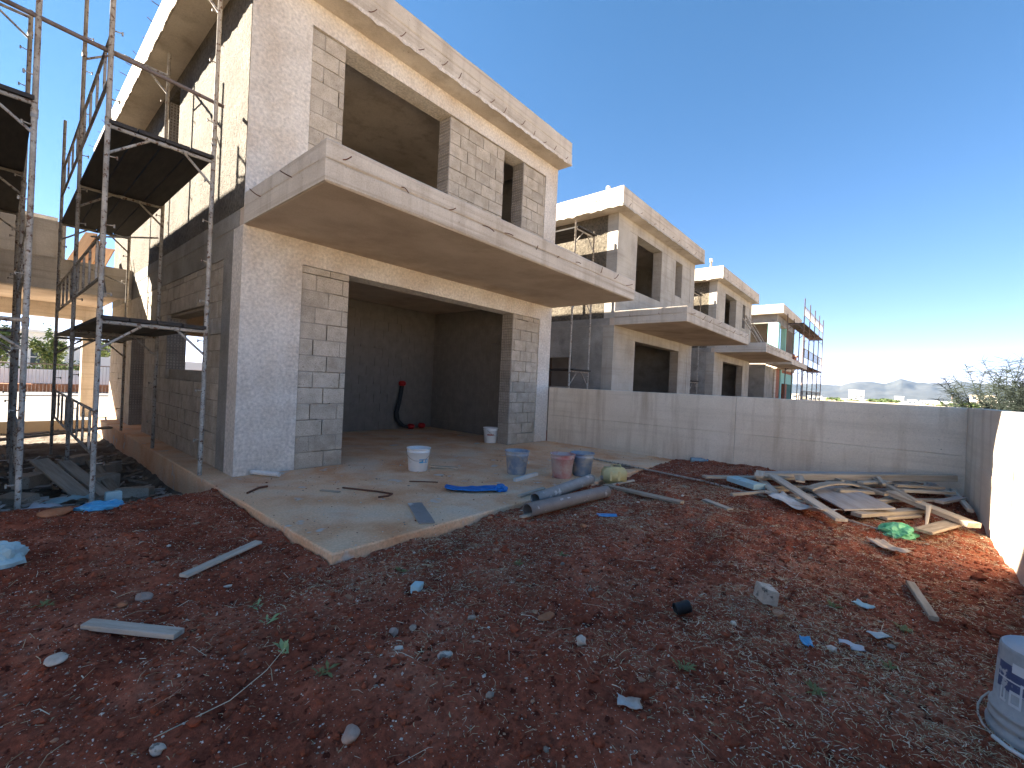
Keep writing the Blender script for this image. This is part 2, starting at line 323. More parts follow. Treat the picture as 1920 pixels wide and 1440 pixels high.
# ------------------------------------------------------------------ rects of a wall minus openings
def rects(u0, u1, z0, z1, ops):
    us = sorted(set([u0, u1] + [min(max(o[i], u0), u1) for o in ops for i in (0, 1)]))
    out = []
    for a, b in zip(us[:-1], us[1:]):
        if b - a < 1e-6: continue
        mid = (a + b) / 2; cuts = sorted([(max(o[2], z0), min(o[3], z1)) for o in ops if o[0] < mid < o[1]])
        z = z0
        for c0, c1 in cuts:
            if c0 - z > 1e-4: out.append((a, b, z, c0))
            z = max(z, c1)
        if z1 - z > 1e-4: out.append((a, b, z, z1))
    return out
def wbox(mb, ax, u0, u1, d0, d1, z0, z1):
    if ax == 'x': mb.box(u0, u1, d0, d1, z0, z1)
    else: mb.box(d0, d1, u0, u1, z0, z1)
def plain_wall(name, mat, root, ax, u0, u1, d0, d1, z0, z1, ops=()):
    for r in rects(u0, u1, z0, z1, list(ops)):
        mb = MB(); wbox(mb, ax, r[0], r[1], d0, d1, r[2], r[3]); mb.build(name, mat, root)

# shared block meshes: a chamfered solid block and a hollow one with slots in its end
def block_mesh(name, L, T, H, mat):
    bm = bmesh.new(); bmesh.ops.create_cube(bm, size=1.0)
    for v in bm.verts: v.co = Vector((v.co.x * L, v.co.y * T, v.co.z * H))
    bmesh.ops.bevel(bm, geom=list(bm.edges), offset=.006, segments=1, affect='EDGES')
    for v in bm.verts: v.co += Vector((rnd.uniform(-1, 1), rnd.uniform(-1, 1), rnd.uniform(-1, 1))) * .0018
    me = bpy.data.meshes.new(name); bm.to_mesh(me); bm.free(); me.materials.append(MATS[mat]); return me
CH = .229; BL = .40
BLK = [block_mesh('concrete_block', BL - .014, 1.0, CH - .013, 'block') for _ in range(4)]
def hollow_mesh(name, T, H):
    """end face of a hollow block lying in the plane x=0 facing -x: plate with a grid of deep slots"""
    mb = MB(); ny_, nz_ = 6, 4; d = .05
    def pt(i, j, n, L): return -L / 2 + L * i / n
    for i in range(ny_):
        for j in range(nz_):
            y0, y1 = pt(i, 0, ny_, T), pt(i + 1, 0, ny_, T); z0, z1 = pt(j, 0, nz_, H), pt(j + 1, 0, nz_, H)
            a, c = (y1 - y0) * .2, (z1 - z0) * .17
            o = [(0, y0, z0), (0, y1, z0), (0, y1, z1), (0, y0, z1)]
            q = [(0, y0 + a, z0 + c), (0, y1 - a, z0 + c), (0, y1 - a, z1 - c), (0, y0 + a, z1 - c)]
            b = [(d, *v[1:]) for v in q]
            mb.add(o + q + b, [(0, 4, 5, 1), (1, 5, 6, 2), (2, 6, 7, 3), (3, 7, 4, 0), (4, 8, 9, 5), (5, 9, 10, 6), (6, 10, 11, 7), (7, 11, 8, 4), (8, 11, 10, 9)])
    T2, H2 = T / 2, H / 2
    mb.add([(0, -T2, -H2), (0, T2, -H2), (0, T2, H2), (0, -T2, H2), (.06, -T2, -H2), (.06, T2, -H2), (.06, T2, H2), (.06, -T2, H2)],
           [(0, 1, 5, 4), (1, 2, 6, 5), (2, 3, 7, 6), (3, 0, 4, 7)])
    o = mb.build(name, 'blockend'); me = o.data; bpy.data.objects.remove(o); return me
HOL = hollow_mesh('hollow_block', .32, CH - .012)

def block_wall(root, ax, u0, u1, d0, d1, z0, z1, ops=(), outer=-1, parts=True, gap=.22, seed=1, maxu=1e9, z_off=0.0):
    """courses of blocks between u0..u1, wall thickness d0..d1; outer = which face (-1: d0, 1: d1) is seen"""
    R = random.Random(seed); T = d1 - d0; ops = list(ops)
    core = MB(); mort = MB(); rest = MB(); n = 0
    for r in rects(u0, u1, z0, z1, ops):
        wbox(core, ax, r[0] + .012, r[1] - .012, d0 + .05, d1 - .006, r[2], r[3])
    zc = z0; row = 0
    def blocked(a, b, za, zb):
        segs = [(a, b)]
        for o in ops:
            if o[2] < zb - .02 and o[3] > za + .02:
                ns = []
                for s in segs:
                    if o[1] <= s[0] or o[0] >= s[1]: ns.append(s); continue
                    if o[0] > s[0]: ns.append((s[0], o[0]))
                    if o[1] < s[1]: ns.append((o[1], s[1]))
                segs = ns
        return segs
    while zc < z1 - .03:
        zt = min(zc + CH, z1); off = (BL / 2 if row % 2 else 0.0) + R.uniform(-.02, .02)
        for (a, b) in blocked(u0, u1, zc, zt):
            cuts = [a]; x = u0 - off
            while x < b:
                x += BL + R.uniform(-.008, .008)
                if a + .06 < x < b - .06: cuts.append(x)
            cuts.append(b)
            for i in range(len(cuts) - 1):
                c0, c1 = cuts[i], cuts[i + 1]; j = R.uniform(-.004, .005)
                cu, cz = (c0 + c1) / 2, (zc + zt) / 2 + z_off
                if parts and cu < maxu:
                    o = bpy.data.objects.new('concrete_block', BLK[R.randrange(4)]); COL.objects.link(o); o.parent = root; n += 1
                    o.scale = ((c1 - c0 - .014) / (BL - .014), T, (zt - zc - .013) / (CH - .013))
                    dm = (d0 + d1) / 2 + outer * j
                    if ax == 'x': o.location = (cu, dm, cz)
                    else: o.location = (dm, cu, cz); o.rotation_euler = (0, 0, math.pi / 2)
                else:
                    wbox(rest, ax, c0 + .0045, c1 - .0045, d0 - j * .5 if outer < 0 else d0, d1 if outer < 0 else d1 + j * .5, zc + .004, zt - .004)
                # mortar in the head joint, sometimes missing
                if i and R.random() > gap:
                    rec = R.uniform(.003, .011); za = zc + (R.uniform(0, .1) if R.random() < .3 else 0)
                    f0 = d0 + rec if outer < 0 else d0 + .02; f1 = d0 + .055 if outer < 0 else d1 - rec
                    wbox(mort, ax, c0 - .0075, c0 + .0075, f0, max(f1, f0 + .02), za, zt)
            # bed joint
            x = a
            while x < b - .01:
                w = R.uniform(.12, .5); e = min(x + w, b)
                if row == 0 or R.random() > gap * .8:
                    rec = R.uniform(.003, .011); f0 = d0 + rec if outer < 0 else d1 - .055; f1 = d0 + .055 if outer < 0 else d1 - rec
                    wbox(mort, ax, x, e, f0, f1, zc - .006, zc + .006)
                x = e
        zc = zt; row += 1
    mort.add(core.v, core.f); stuff(mort.build('mortar', 'mortar' if parts else 'blockshaded', root))
    if rest.v: stuff(rest.build('block_infill', 'block' if parts else 'blockshaded', root))
    return n
def jamb(root, ax, u, d0, d1, z0, z1, facing):
    """a column of hollow block ends lining an opening"""
    z = z0; T = d1 - d0
    while z < z1 - .05:
        h = min(CH, z1 - z)
        o = bpy.data.objects.new('hollow_block', HOL); COL.objects.link(o); o.parent = root
        o.scale = (1, T / .325, (h - .012) / (CH - .012)); m = (d0 + d1) / 2
        if ax == 'x': o.location = (u, m, z + h / 2); o.rotation_euler = (0, 0, 0 if facing < 0 else math.pi)
        else: o.location = (m, u, z + h / 2); o.rotation_euler = (0, 0, math.pi / 2 if facing < 0 else -math.pi / 2)
        z += h
def ragged(path, z, depth, thick, n, seed):
    """strip of spatter hanging from an edge with an uneven lower rim; path is p0,p1, outward normal"""
    (x0, y0), (x1, y1), (ox, oy) = path; R = random.Random(seed); mb = MB(); pr = None
    for i in range(n + 1):
        t = i / n; x = x0 + (x1 - x0) * t; y = y0 + (y1 - y0) * t; h = depth * (.25 + .75 * abs(math.sin(t * 37 + seed) * math.sin(t * 91 + 2)) * R.uniform(.5, 1.2))
        q = [(x, y, z + .03), (x + ox * thick, y + oy * thick, z + .03), (x + ox * thick, y + oy * thick, z - h), (x, y, z - h)]
        if pr: mb.add(pr + q, [(1, 5, 6, 2), (2, 6, 7, 3), (0, 3, 7, 4), (0, 4, 5, 1)])
        pr = q
    return mb
def hook(x, y, z, dx, dy, L, droop, r=.006):
    pts = [(x - dx * .02, y - dy * .02, z)]
    for i in range(1, 6):
        t = i / 5; pts.append((x + dx * L * t * .8 + (dy * .03) * t, y + dy * L * t * .8, z + droop * t * t))
    return MB().tube(pts, r, 6)

ZB, ZS, ZU, ZT = 2.85, 3.185, 3.40, 3.593
ZW, ZR0, ZR1 = 6.17, 6.495, 7.045
TW = .33; OV = .357; OVL = .46; DEP = 9.6
def house(x0, label, full=False, seed=1, up=(1.25, 3.296), upz=ZU, small=(4.769, 5.407), smallz=4.45, low=(1.462, 5.282), bal=2.103, roofz=0.0, sidemat='sideplaster'):
    r = empty('concrete_house', (x0, 0, 0)); tag(r, label, 'house', 'unfinished houses in a row')
    R = random.Random(seed)
    cf = 'roughcast' if full else 'greyrender'
    A, B = .75, 6.2
    g0 = 0.0 if full else -.15
    # columns and beams of the front frame
    for (a, b) in ((0, A), (B, HW)):
        MB().box(a, b, 0, TW + .02, g0, ZB).build('column', cf, r)
        MB().box(a, b, 0, TW + .02, ZU, ZW).build('column', cf, r)
    MB().box(0, HW, 0, TW + .02, ZB, ZS).build('beam', cf, r)
    MB().box(0, HW, 0, TW + .02, ZW, ZR0).build('beam', cf, r)
    # floor slab and balcony
    MB().box(.004, HW - .004, .004, DEP, ZS, ZU).build('floor_slab', 'soffit', r)
    rbox(0, HW, -bal, 0, ZS, ZU).build('balcony_slab', 'concrete', r)
    MB().box(.02, HW - .02, -bal + .02, 0, ZS - .006, ZS - .001).build('balcony_soffit', 'soffit', r)
    for bb in ((.005, HW - .005, -bal + .005, -bal + .14, ZU, ZT), (.005, .135, -bal + .14, 0, ZU, ZT), (HW - .135, HW - .005, -bal + .14, 0, ZU, ZT)): rbox(*bb, amp=.007, ch=.012).build('balcony_upstand', 'concrete', r)
    # roof
    x1r = HW + .035
    ro = rbox(-OVL, x1r, -OV, DEP + .3, ZR0, ZR0 + .27).build('roof_slab', 'concrete', r)
    q = .006
    for bb in ((-OVL + q, x1r - q, -OV + q, -OV + .2, ZR0 + .27, ZR1), (-OVL + q, -OVL + .2, -OV + .2, DEP + .3, ZR0 + .27, ZR1), (x1r - .2, x1r - q, -OV + .2, DEP + .3, ZR0 + .27, ZR1), (-OVL + .2, x1r - .2, DEP + .1, DEP + .3 - q, ZR0 + .27, ZR1)):
        rbox(*bb, amp=.008, ch=.014).build('parapet', 'concrete', r)
    mb = ragged(((-OVL, -OV), (x1r, -OV), (0, -1)), ZR0 + .02, .05, .012, 160, seed); mb.build('render_edge', cf, ro)
    mb = ragged(((-OVL, -OV), (-OVL, DEP), (-1, 0)), ZR0 + .02, .07, .014, 200, seed + 3); mb.build('render_edge', cf, ro)
    # front infill walls
    lo = [(low[0], low[1], g0, ZB)]; uo = [(up[0], up[1], upz, ZW), (small[0], small[1], smallz, ZW)]
    if full:
        block_wall(r, 'x', A, B, .018, TW, 0, ZB, lo, seed=seed, gap=.5)
        block_wall(r, 'x', A, B, .018, TW, ZU, ZW, uo, seed=seed + 1, gap=.5)
    else:
        plain_wall('front_wall', 'greyrender', r, 'x', A, B, .01, TW, g0, ZB, lo)
        plain_wall('front_wall', 'greyrender', r, 'x', A, B, .01, TW, ZU, ZW, uo)
    e = .012 if full else .002
    jamb(r, 'x', low[1] - e, .02, TW - .005, g0, ZB, -1)
    jamb(r, 'x', up[1] - e, .02, TW - .005, upz, ZW, -1)
    jamb(r, 'x', small[1] - e, .02, TW - .005, smallz, ZW, -1)
    # left side wall
    sw = [(1.42, 3.66, 1.31, 2.24), (5.45, 6.85, g0, 2.3)]
    y0 = TW + .02
    if full:
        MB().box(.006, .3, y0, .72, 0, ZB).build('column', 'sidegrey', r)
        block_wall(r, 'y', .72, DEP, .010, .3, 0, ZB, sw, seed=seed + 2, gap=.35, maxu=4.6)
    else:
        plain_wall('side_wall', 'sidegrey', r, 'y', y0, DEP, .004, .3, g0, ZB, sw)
    MB().box(.003, .3, y0, DEP, ZB, ZS).build('beam', 'sidegrey', r)
    MB().box(-.004, .02, y0 - .2, DEP, ZS + .003, ZU).build('slab_edge', 'sidegrey', r)
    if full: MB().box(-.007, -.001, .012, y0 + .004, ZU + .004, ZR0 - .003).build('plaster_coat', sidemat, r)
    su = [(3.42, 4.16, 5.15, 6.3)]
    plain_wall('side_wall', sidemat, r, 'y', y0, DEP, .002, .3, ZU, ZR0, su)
    jamb(r, 'y', 3.66 - .012, .01, .3, 1.31, 2.24, -1); jamb(r, 'y', 6.85 - .012, .01, .3, g0, 2.3, -1); jamb(r, 'y', 4.16 - .004, .01, .3, 5.15, 6.3, -1)
    # right side, rear and inner walls
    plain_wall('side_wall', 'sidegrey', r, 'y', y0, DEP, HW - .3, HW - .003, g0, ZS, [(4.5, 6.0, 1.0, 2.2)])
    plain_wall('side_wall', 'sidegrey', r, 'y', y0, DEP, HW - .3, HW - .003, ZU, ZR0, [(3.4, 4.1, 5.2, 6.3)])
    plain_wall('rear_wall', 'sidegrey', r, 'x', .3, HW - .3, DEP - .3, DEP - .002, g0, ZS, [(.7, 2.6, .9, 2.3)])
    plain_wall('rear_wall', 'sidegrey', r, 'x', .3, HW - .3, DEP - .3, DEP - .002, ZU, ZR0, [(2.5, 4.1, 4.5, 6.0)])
    MB().box(.3, HW - .3, 5.0, 5.2, ZU, ZR0).build('partition_wall', 'block', r)
    if full:
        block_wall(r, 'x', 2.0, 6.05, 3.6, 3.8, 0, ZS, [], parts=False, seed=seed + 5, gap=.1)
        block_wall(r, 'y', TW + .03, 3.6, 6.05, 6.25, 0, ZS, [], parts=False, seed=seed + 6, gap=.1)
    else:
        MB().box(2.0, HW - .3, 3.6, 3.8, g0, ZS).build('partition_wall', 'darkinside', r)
    # starter bars
    n = 11 if full else 8
    for i in range(n):
        t = (i + .45 + R.uniform(-.2, .2)) / n
        hook(HW * t, -bal, ZU + R.uniform(-.03, .06), R.uniform(-.7, .9), -.6, R.uniform(.12, .2), R.uniform(-.07, .13)).build('starter_bar', 'rust', r)
    for yy in (-.5, -1.35): hook(0, yy, ZU + .01, -.9, -.2, .16, R.uniform(.01, .06)).build('starter_bar', 'rust', r)
    for i in range(17 if full else 9):
        t = (i + .5 + R.uniform(-.2, .2)) / (17 if full else 9)
        hook(-OVL + (HW + OVL) * t, -OV, ZR0 + .08 + R.uniform(-.03, .03), R.uniform(.2, .9), -.5, R.uniform(.1, .16), R.uniform(.02, .1)).build('starter_bar', 'rust', r)
    if full:
        for i in range(18):
            hook(-OVL, .1 + i * .5 + R.uniform(-.1, .1), ZR0 + .1, -.8, R.uniform(-.5, .2), R.uniform(.2, .34), R.uniform(-.02, .1), .005).build('starter_bar', 'rust', r)
    return r

H1 = house(0, 'nearest raw concrete house with rough white corner columns and big dark opening', True, 1)
H2 = house(9.8, 'second house from the front, plain grey render, behind the yard wall', False, 11, up=(1.3, 3.3), upz=4.42, small=(4.62, 5.29), smallz=4.9)
H3 = house(19.55, 'third grey house in the row with steel rods leaning on its balcony', False, 21, up=(1.4, 3.4), upz=4.42, small=(4.7, 5.3), smallz=4.9)
H0 = house(-9.66, 'neighbouring unfinished house left of the scaffolds, beyond the edge of view', False, 31)
for hx, yy in ((9.8, .9), (19.55, .6)):
    o = MB().tube([(.9, yy, ZR1 - .3), (.9, yy, ZR1 + .62)], .05, 10).build('vent_pipe', 'paintedsteel', H2 if hx < 10 else H3)
    MB().lathe([(.0, .1), (.075, .1), (.075, -.05), (.0, -.05)], 10, (.9, yy, ZR1 + .66)).build('vent_cap', 'pvcwhite', o)
MB().box(-.3, HW, -.1, 9.6, -.6, -.15).build('foundation_slab', 'concrete', H2); MB().box(-.3, HW, -.1, 9.6, -.6, -.15).build('foundation_slab', 'concrete', H3)
MB().box(-.3, HW, -3.1, 9.6, -.6, 0).build('foundation_slab', 'concrete', H0)
pb = empty('paint_tub', (14.2, -.45, ZU)); tag(pb, 'small white tub standing on the balcony of the second house', 'tub')
MB().lathe([(0, 0), (.11, 0), (.13, .22), (.145, .225), (.145, .25), (0, .25)], 16).build('body', 'bucketwhite', pb); MB().tube([(.13, 0, .2), (.09, -.08, .3), (-.09, -.08, .3), (-.13, 0, .2)], .006, 6).build('handle', 'darksteel', pb)
# clutter in the trench: broken blocks


# ------------------------------------------------------------------ boundary walls of the yard
def form_wall(name, pts, label):
    r = empty(name, (pts[0][0], pts[0][1], 0)); tag(r, label, 'wall')
    return r
zA = 1.285
wa = empty('boundary_wall', (HW, -DB, 0)); tag(wa, 'long shaded concrete boundary wall behind the heap of boards', 'wall')
for i, (a, b) in enumerate(((0, 2.9), (2.906, DB - .03))):
    rbox(.0 + .002 * i, .22, a, b, -.6, .62, .002, .003).build('pour_section', 'formwall', wa)
    rbox(.003 + .002 * i, .218, a, b, .6215, zA - .002 * i, .004, .005).build('pour_section', 'formwall', wa)
wb = empty('boundary_wall', (-9, -DB, 0)); tag(wb, 'sunlit concrete boundary wall at the right edge, striped by pole shadows', 'wall')
for i, (a, b) in enumerate(((0, 6.0), (6.005, 11.2), (11.205, HW + 9 + .22))):
    MB().box(a, b, -.22, -.002 * (i % 2), -.6, .62).build('pour_section', 'formwall', wb)
    MB().box(a, b, -.218, -.003 - .002 * (i % 2), .622, zA - .003 * (i % 2)).build('pour_section', 'formwall', wb)

# ------------------------------------------------------------------ scaffolds
def pole_mesh(mb, x, y, z0, z1, r=.0245, pins=0, R=rnd):
    mb.tube([(x, y, z0), (x, y, z1)], r, 10)
    z = z0 + 2.05
    while z < z1 - .3: mb.tube([(x, y, z), (x, y, z + .09)], r * 1.22, 10); z += 2.1
    z = z0 + .45
    while pins and z < z1 - .1:
        s = pins; mb.tube([(x, y, z), (x + s * .09, y - .02, z + .004)], .007, 5); mb.tube([(x + s * .085, y - .02, z - .022), (x + s * .085, y - .02, z + .018)], .009, 5)
        z += R.choice([.5, .62, .75])
def guard(root, x, y0, y1, z, n=4, h=.48):
    g_ = MB(); g_.tube([(x, y0, z), (x, y1, z)], .017, 7); g_.tube([(x, y0, z - h), (x, y1, z - h)], .017, 7)
    o = g_.build('guard_rail', 'paintedsteel', root)
    for i in range(n):
        y = y0 + (y1 - y0) * (.16 + .68 * i / max(1, n - 1))
        MB().tube([(x, y, z), (x, y, z - h * .15), (x, y, z - h * .85), (x, y, z - h)], [.008, .014, .014, .008], 7).build('baluster', 'paintedsteel', o)
def scaffold(label, xi, xo, ys, levels, tops, bases, guards, deckspan, name='scaffold', thin=1.0):
    """frames in planes y=const with an inner (xi) and an outer (xo) post"""
    r = empty(name, ((xi + xo) / 2, ys[0], bases[0][1])); tag(r, label, 'scaffold')
    off = Vector(r.location)
    def done(mb, nm, mat='paintedsteel', par=r):
        mb.v = [(v[0] - off.x, v[1] - off.y, v[2] - off.z) for v in mb.v]; return mb.build(nm, mat, par)
    sgn = 1 if xi > xo else -1
    for k, y in enumerate(ys):
        mb = MB(); pole_mesh(mb, xi, y, bases[k][0], tops[k][0], pins=-sgn); done(mb, 'post')
        mb = MB(); pole_mesh(mb, xo, y, bases[k][1], tops[k][1], pins=sgn); done(mb, 'post')
        for z in levels:
            if z > min(tops[k]) + .02: continue
            mb = MB(); mb.tube([(xo, y, z), (xi, y, z)], .021, 8); mb.tube([(xo, y, z - .03), (xi, y, z - .03)], .012, 6) if False else None
            L = abs(xi - xo)
            mb.tube([(xo, y, z - .30), (xo + sgn * L * .36, y, z - .015)], .015, 7); mb.tube([(xi, y, z - .30), (xi - sgn * L * .3, y, z - .015)], .015, 7)
            mb.tube([(xo + sgn * L * .44, y, z), (xo + sgn * L * .52, y, z)], .027, 8); mb.tube([(xi - sgn * L * .27, y, z), (xi - sgn * L * .33, y, z)], .027, 8)
            done(mb, 'transom')
    for (z, y0, y1) in deckspan:
        n = 4; w = abs(xi - xo) / n
        for i in range(n):
            a = min(xi, xo) + i * w; mb = MB(); dz = rnd.uniform(0, .012); mb.box(a + .006, a + w - .006, y0 - .04, y1 + .04, z + .022 + dz, z + .062 + dz); done(mb, 'deck_board', 'deck')
    for (x, y0, y1, z) in guards:
        g_ = MB(); h = .48; g_.tube([(x, y0, z), (x, y1, z)], .017, 7); g_.tube([(x, y0, z - h), (x, y1, z - h)], .017, 7); o = done(g_, 'guard_rail')
        for i in range(4):
            y = y0 + (y1 - y0) * (.16 + .68 * i / 3); done(MB().tube([(x, y, z), (x, y, z - h * .15), (x, y, z - h * .85), (x, y, z - h)], [.008, .014, .014, .008], 7), 'baluster', 'paintedsteel', o)
    return r, done
Y1, Y2, Y3 = .35, 2.95, 5.75
sc1, dn = scaffold('painted steel scaffold with dark decks against the side of the nearest house', -.26, -1.25, (Y1, Y2, Y3), (1.81, 3.95, 6.12),
    ((7.4, 7.4), (6.5, 6.75), (5.9, 5.9)), ((0.0, -.20), (0.0, -.40), (0, -.40)),
    [(-1.25, Y1, Y2, 4.95), (-1.25, Y2, Y3, 4.95), (-1.25, Y1, Y2, 2.78), (-1.25, Y2, Y3, 2.78), (-1.25, Y1, Y2, .82), (-1.25, Y2, Y3, .82)],
    [(3.95, Y1, Y3), (1.81, Y1, Y3)])
dn(MB().tube([(-2.3, Y1 + .05, 4.83), (-.16, Y1 + .05, 4.72)], .024, 8), 'tie_tube', 'darksteel')
dn(MB().tube([(-1.22, Y1, 2.1), (-.75, Y3, 3.85)], .022, 8), 'brace')
dn(MB().tube([(-1.1, Y2, 3.25), (-.3, Y2, 3.45)], .014, 6), 'brace'); dn(MB().tube([(-1.1, Y3, 3.3), (-.3, Y3, 3.0)], .014, 6), 'brace')
sc0, dn = scaffold('steel scaffold cut off by the left edge of the picture', -2.79, -1.79, (.4, 3.0, 5.6), (1.75, 3.93, 6.1),
    ((7.4, 7.4), (6.2, 6.2), (5.6, 5.6)), ((-.42, -.36), (-.42, -.42), (-.42, -.42)),
    [(-1.79, 3.0, 5.6, 2.78), (-1.79, .4, 3.0, 2.78), (-1.79, .4, 3.0, .6)], [(3.93, .4, 5.6)])

# ------------------------------------------------------------------ carport between the houses, rear building and street
cp = empty('carport', (-1.7, 7, -.43)); tag(cp, 'raw concrete carport beam and roof spanning between the two houses', 'carport')
def cpt(nm, mat, *b): mb = MB().box(*b); mb.v = [(v[0] + 1.7, v[1] - 7, v[2] + .43) for v in mb.v]; return mb.build(nm, mat, cp)
cpt('beam', 'concrete', -3.44, -.008, 6.95, 7.25, 2.84, 3.5)
cpt('roof_slab', 'soffit', -3.44, -.008, 7.26, 11.9, 3.0, 3.25)
cpt('beam', 'concrete', -3.44, -.008, 11.6, 11.9, 2.6, 2.996)
cpt('column', 'concrete', -.36, -.008, 11.55, 11.9, -.6, 2.597)
rb = empty('rear_house', (-3, 15, -.6)); tag(rb, 'pale concrete building rising behind the carport beam', 'house')
def rbt(nm, mat, *b): mb = MB().box(*b); mb.v = [(v[0] + 3, v[1] - 15, v[2] + .6) for v in mb.v]; return mb.build(nm, mat, rb)
rbt('wall', 'greyrender', -9, -.9, 12.6, 12.85, 3.3, 5.6); rbt('wall', 'greyrender', -9, -.9, 9.9, 10.2, 3.26, 4.9)

# ------------------------------------------------------------------ loose boards and sheets
def plank(label, p0, p1, w, t, mat='wood', roll=0.0, name='board', cat='board', group=None, bend=0.0, seed=0, taper=1.0):
    p0, p1 = Vector(p0), Vector(p1); d = p1 - p0; L = d.length; R = random.Random(hash(label) % 1000 if not seed else seed)
    R = random.Random(sum(ord(c) for c in label) + seed)
    n = 7; mb = MB(); vs = []; fs = []
    for i in range(n):
        u = i / (n - 1); x = (u - .5) * L; ww = w / 2 * (1 + (taper - 1) * u) * (1 + R.uniform(-.03, .03)); zz = bend * (1 - (2 * u - 1) ** 2)
        e0 = R.uniform(-.03, .03) * w * 3 if i in (0, n - 1) else 0; e1 = R.uniform(-.03, .03) * w * 3 if i in (0, n - 1) else 0
        c = min(t * .12, .003)
        vs += [(x + e0, -ww, zz - t / 2 + c), (x + e0, -ww + c, zz - t / 2), (x + e1, ww - c, zz - t / 2), (x + e1, ww, zz - t / 2 + c), (x + e1, ww, zz + t / 2 - c), (x + e1, ww - c, zz + t / 2), (x + e0, -ww + c, zz + t / 2), (x + e0, -ww, zz + t / 2 - c)]
    for i in range(n - 1):
        for j in range(8): fs.append((i * 8 + j, (i + 1) * 8 + j, (i + 1) * 8 + (j + 1) % 8, i * 8 + (j + 1) % 8))
    fs.append(tuple(range(8))); fs.append(tuple((n - 1) * 8 + 7 - j for j in range(8)))
    mb.add(vs, fs)
    o = mb.build(name, mat)
    X = d.normalized(); Yv = Vector((0, 0, 1)).cross(X).normalized(); Z = X.cross(Yv)
    m3 = Matrix((X, Yv, Z)).transposed(); m3 = m3 @ Matrix.Rotation(roll, 3, 'X')
    o.matrix_world = Matrix.Translation((p0 + p1) / 2) @ m3.to_4x4()
    return tag(o, label, cat, group)
def G(x, y, dz=0.0): return (x, y, gz(x, y) + dz)
GB = 'boards scattered on the soil'; GP = 'timber offcuts heaped by the wall'
plank('weathered board at far left lying diagonally, pointing at the patio corner', G(-1.11, -2.68, .02), G(-.54, -2.38, .025), .07, .02, 'woodwhite', group=GB)
plank('short thick board on red soil nearest the left foreground', G(-1.62, -3.04, .022), G(-1.31, -3.47, .02), .07, .028, 'woodwhite', group=GB)
plank('long grey board on the soil right of the pair of pipes', G(3.56, -3.28, .03), G(3.33, -4.42, .03), .10, .035, 'wood', group=GB)
plank('pale splinter of board lying alone left of the timber heap', G(3.83, -4.52, .02), G(3.66, -4.86, .02), .09, .018, 'woodwarm', group=GB)
plank('thin round stick on the dry grass above the upturned bucket', G(2.5, -6.4, .025), G(1.95, -6.5, .02), .05, .03, 'wood', name='stick', cat='stick')
plank('brown broken plank lying on the slab behind the white bucket', (2.35, -1.0, .02), (2.62, -1.3, .015), .06, .03, 'wood', group=GB)
plank('pale lath on the slab edge behind the two pipes', (2.05, -2.98, .02), (2.62, -2.92, .02), .05, .025, 'woodwhite', group=GB)
plank('flat pale strip trapped under the front pipe', G(1.58, -3.4, .02), G(2.45, -3.5, .03), .05, .02, 'woodwhite', group=GB)
plank('white lath on the soil beside the yellow canister', G(3.62, -3.35, .03), G(4.1, -3.45, .03), .045, .022, 'woodwhite', group=GB)
# the heap
plank('longest yellowish beam on top of the heap, against the wall', (4.95, -4.85, .2), (6.42, -6.93, .34), .09, .085, 'woodwarm', group=GP)
plank('long pale plank at the heap end nearest the patio', (4.7, -4.25, .12), (6.2, -5.6, .13), .11, .03, 'woodwarm', group=GP)
plank('grey slab board lying highest behind the long beam', (5.2, -4.9, .22), (6.45, -6.45, .30), .16, .03, 'ply', group=GP)
plank('white plank slanting down the front of the heap', (4.98, -5.05, .24), (3.72, -5.9, .09), .12, .03, 'woodwhite', group=GP)
plank('short whitish offcut next to the turquoise foam sheet', (4.9, -4.95, .16), (4.42, -5.18, .12), .10, .022, 'woodwhite', group=GP)
plank('thin brown lath level in the left of the heap', (4.7, -5.1, .13), (5.3, -5.6, .14), .05, .03, 'wood', group=GP)
plank('thin reddish lath at the low left edge of the heap', (4.03, -4.78, .08), (5.02, -5.4, .12), .045, .03, 'woodwarm', group=GP)
plank('pale lath just above the crumpled cement sack', (4.36, -5.1, .12), (4.25, -5.66, .09), .055, .025, 'woodwhite', group=GP)
plank('wide grey plywood sheet face up in the middle of the heap', (5.1, -5.65, .17), (4.35, -6.1, .13), .52, .018, 'ply', roll=.12, name='plywood_sheet', cat='plywood', group=GP)
plank('bent brown bark-like slab arching over the plywood sheet', (4.72, -5.5, .18), (5.2, -5.95, .24), .13, .02, 'woodwarm', bend=.05, group=GP)
plank('narrow batten lying diagonally right of the plywood sheet', (5.75, -6.12, .28), (4.85, -6.52, .2), .075, .03, 'wood', group=GP)
plank('dark batten between the plywood sheet and the long beam', (5.56, -5.8, .22), (5.05, -6.25, .2), .08, .03, 'wood', group=GP)
plank('brown offcut tucked under the long beam at its middle', (5.38, -5.98, .25), (5.76, -6.26, .26), .09, .03, 'woodwarm', group=GP)
plank('pale board end right of centre, below the long beam', (5.4, -6.38, .23), (5.86, -6.86, .22), .10, .035, 'woodwhite', group=GP)
plank('low flat lath running along the foot of the heap centre', (4.95, -6.16, .13), (5.74, -6.82, .14), .06, .03, 'woodwarm', group=GP)
plank('grey lath near the top right of the heap', (5.4, -6.33, .28), (5.8, -6.78, .27), .05, .03, 'wood', group=GP)
plank('thick plank with a sawn end crossing the heap right front', (5.15, -6.28, .22), (4.47, -6.93, .12), .14, .05, 'woodwarm', group=GP)
plank('pale plank flat on the soil before the plywood sheet', (4.16, -6.0, .08), (5.07, -6.62, .1), .11, .04, 'woodwarm', group=GP)
plank('reddish plank half buried under the pale front plank', (4.35, -6.22, .06), (4.85, -6.52, .06), .10, .03, 'wood', group=GP)
plank('lozenge-shaped board leaning flat at the right foot of the heap', (4.0, -6.53, .07), (4.62, -6.8, .09), .15, .025, 'wood', group=GP)
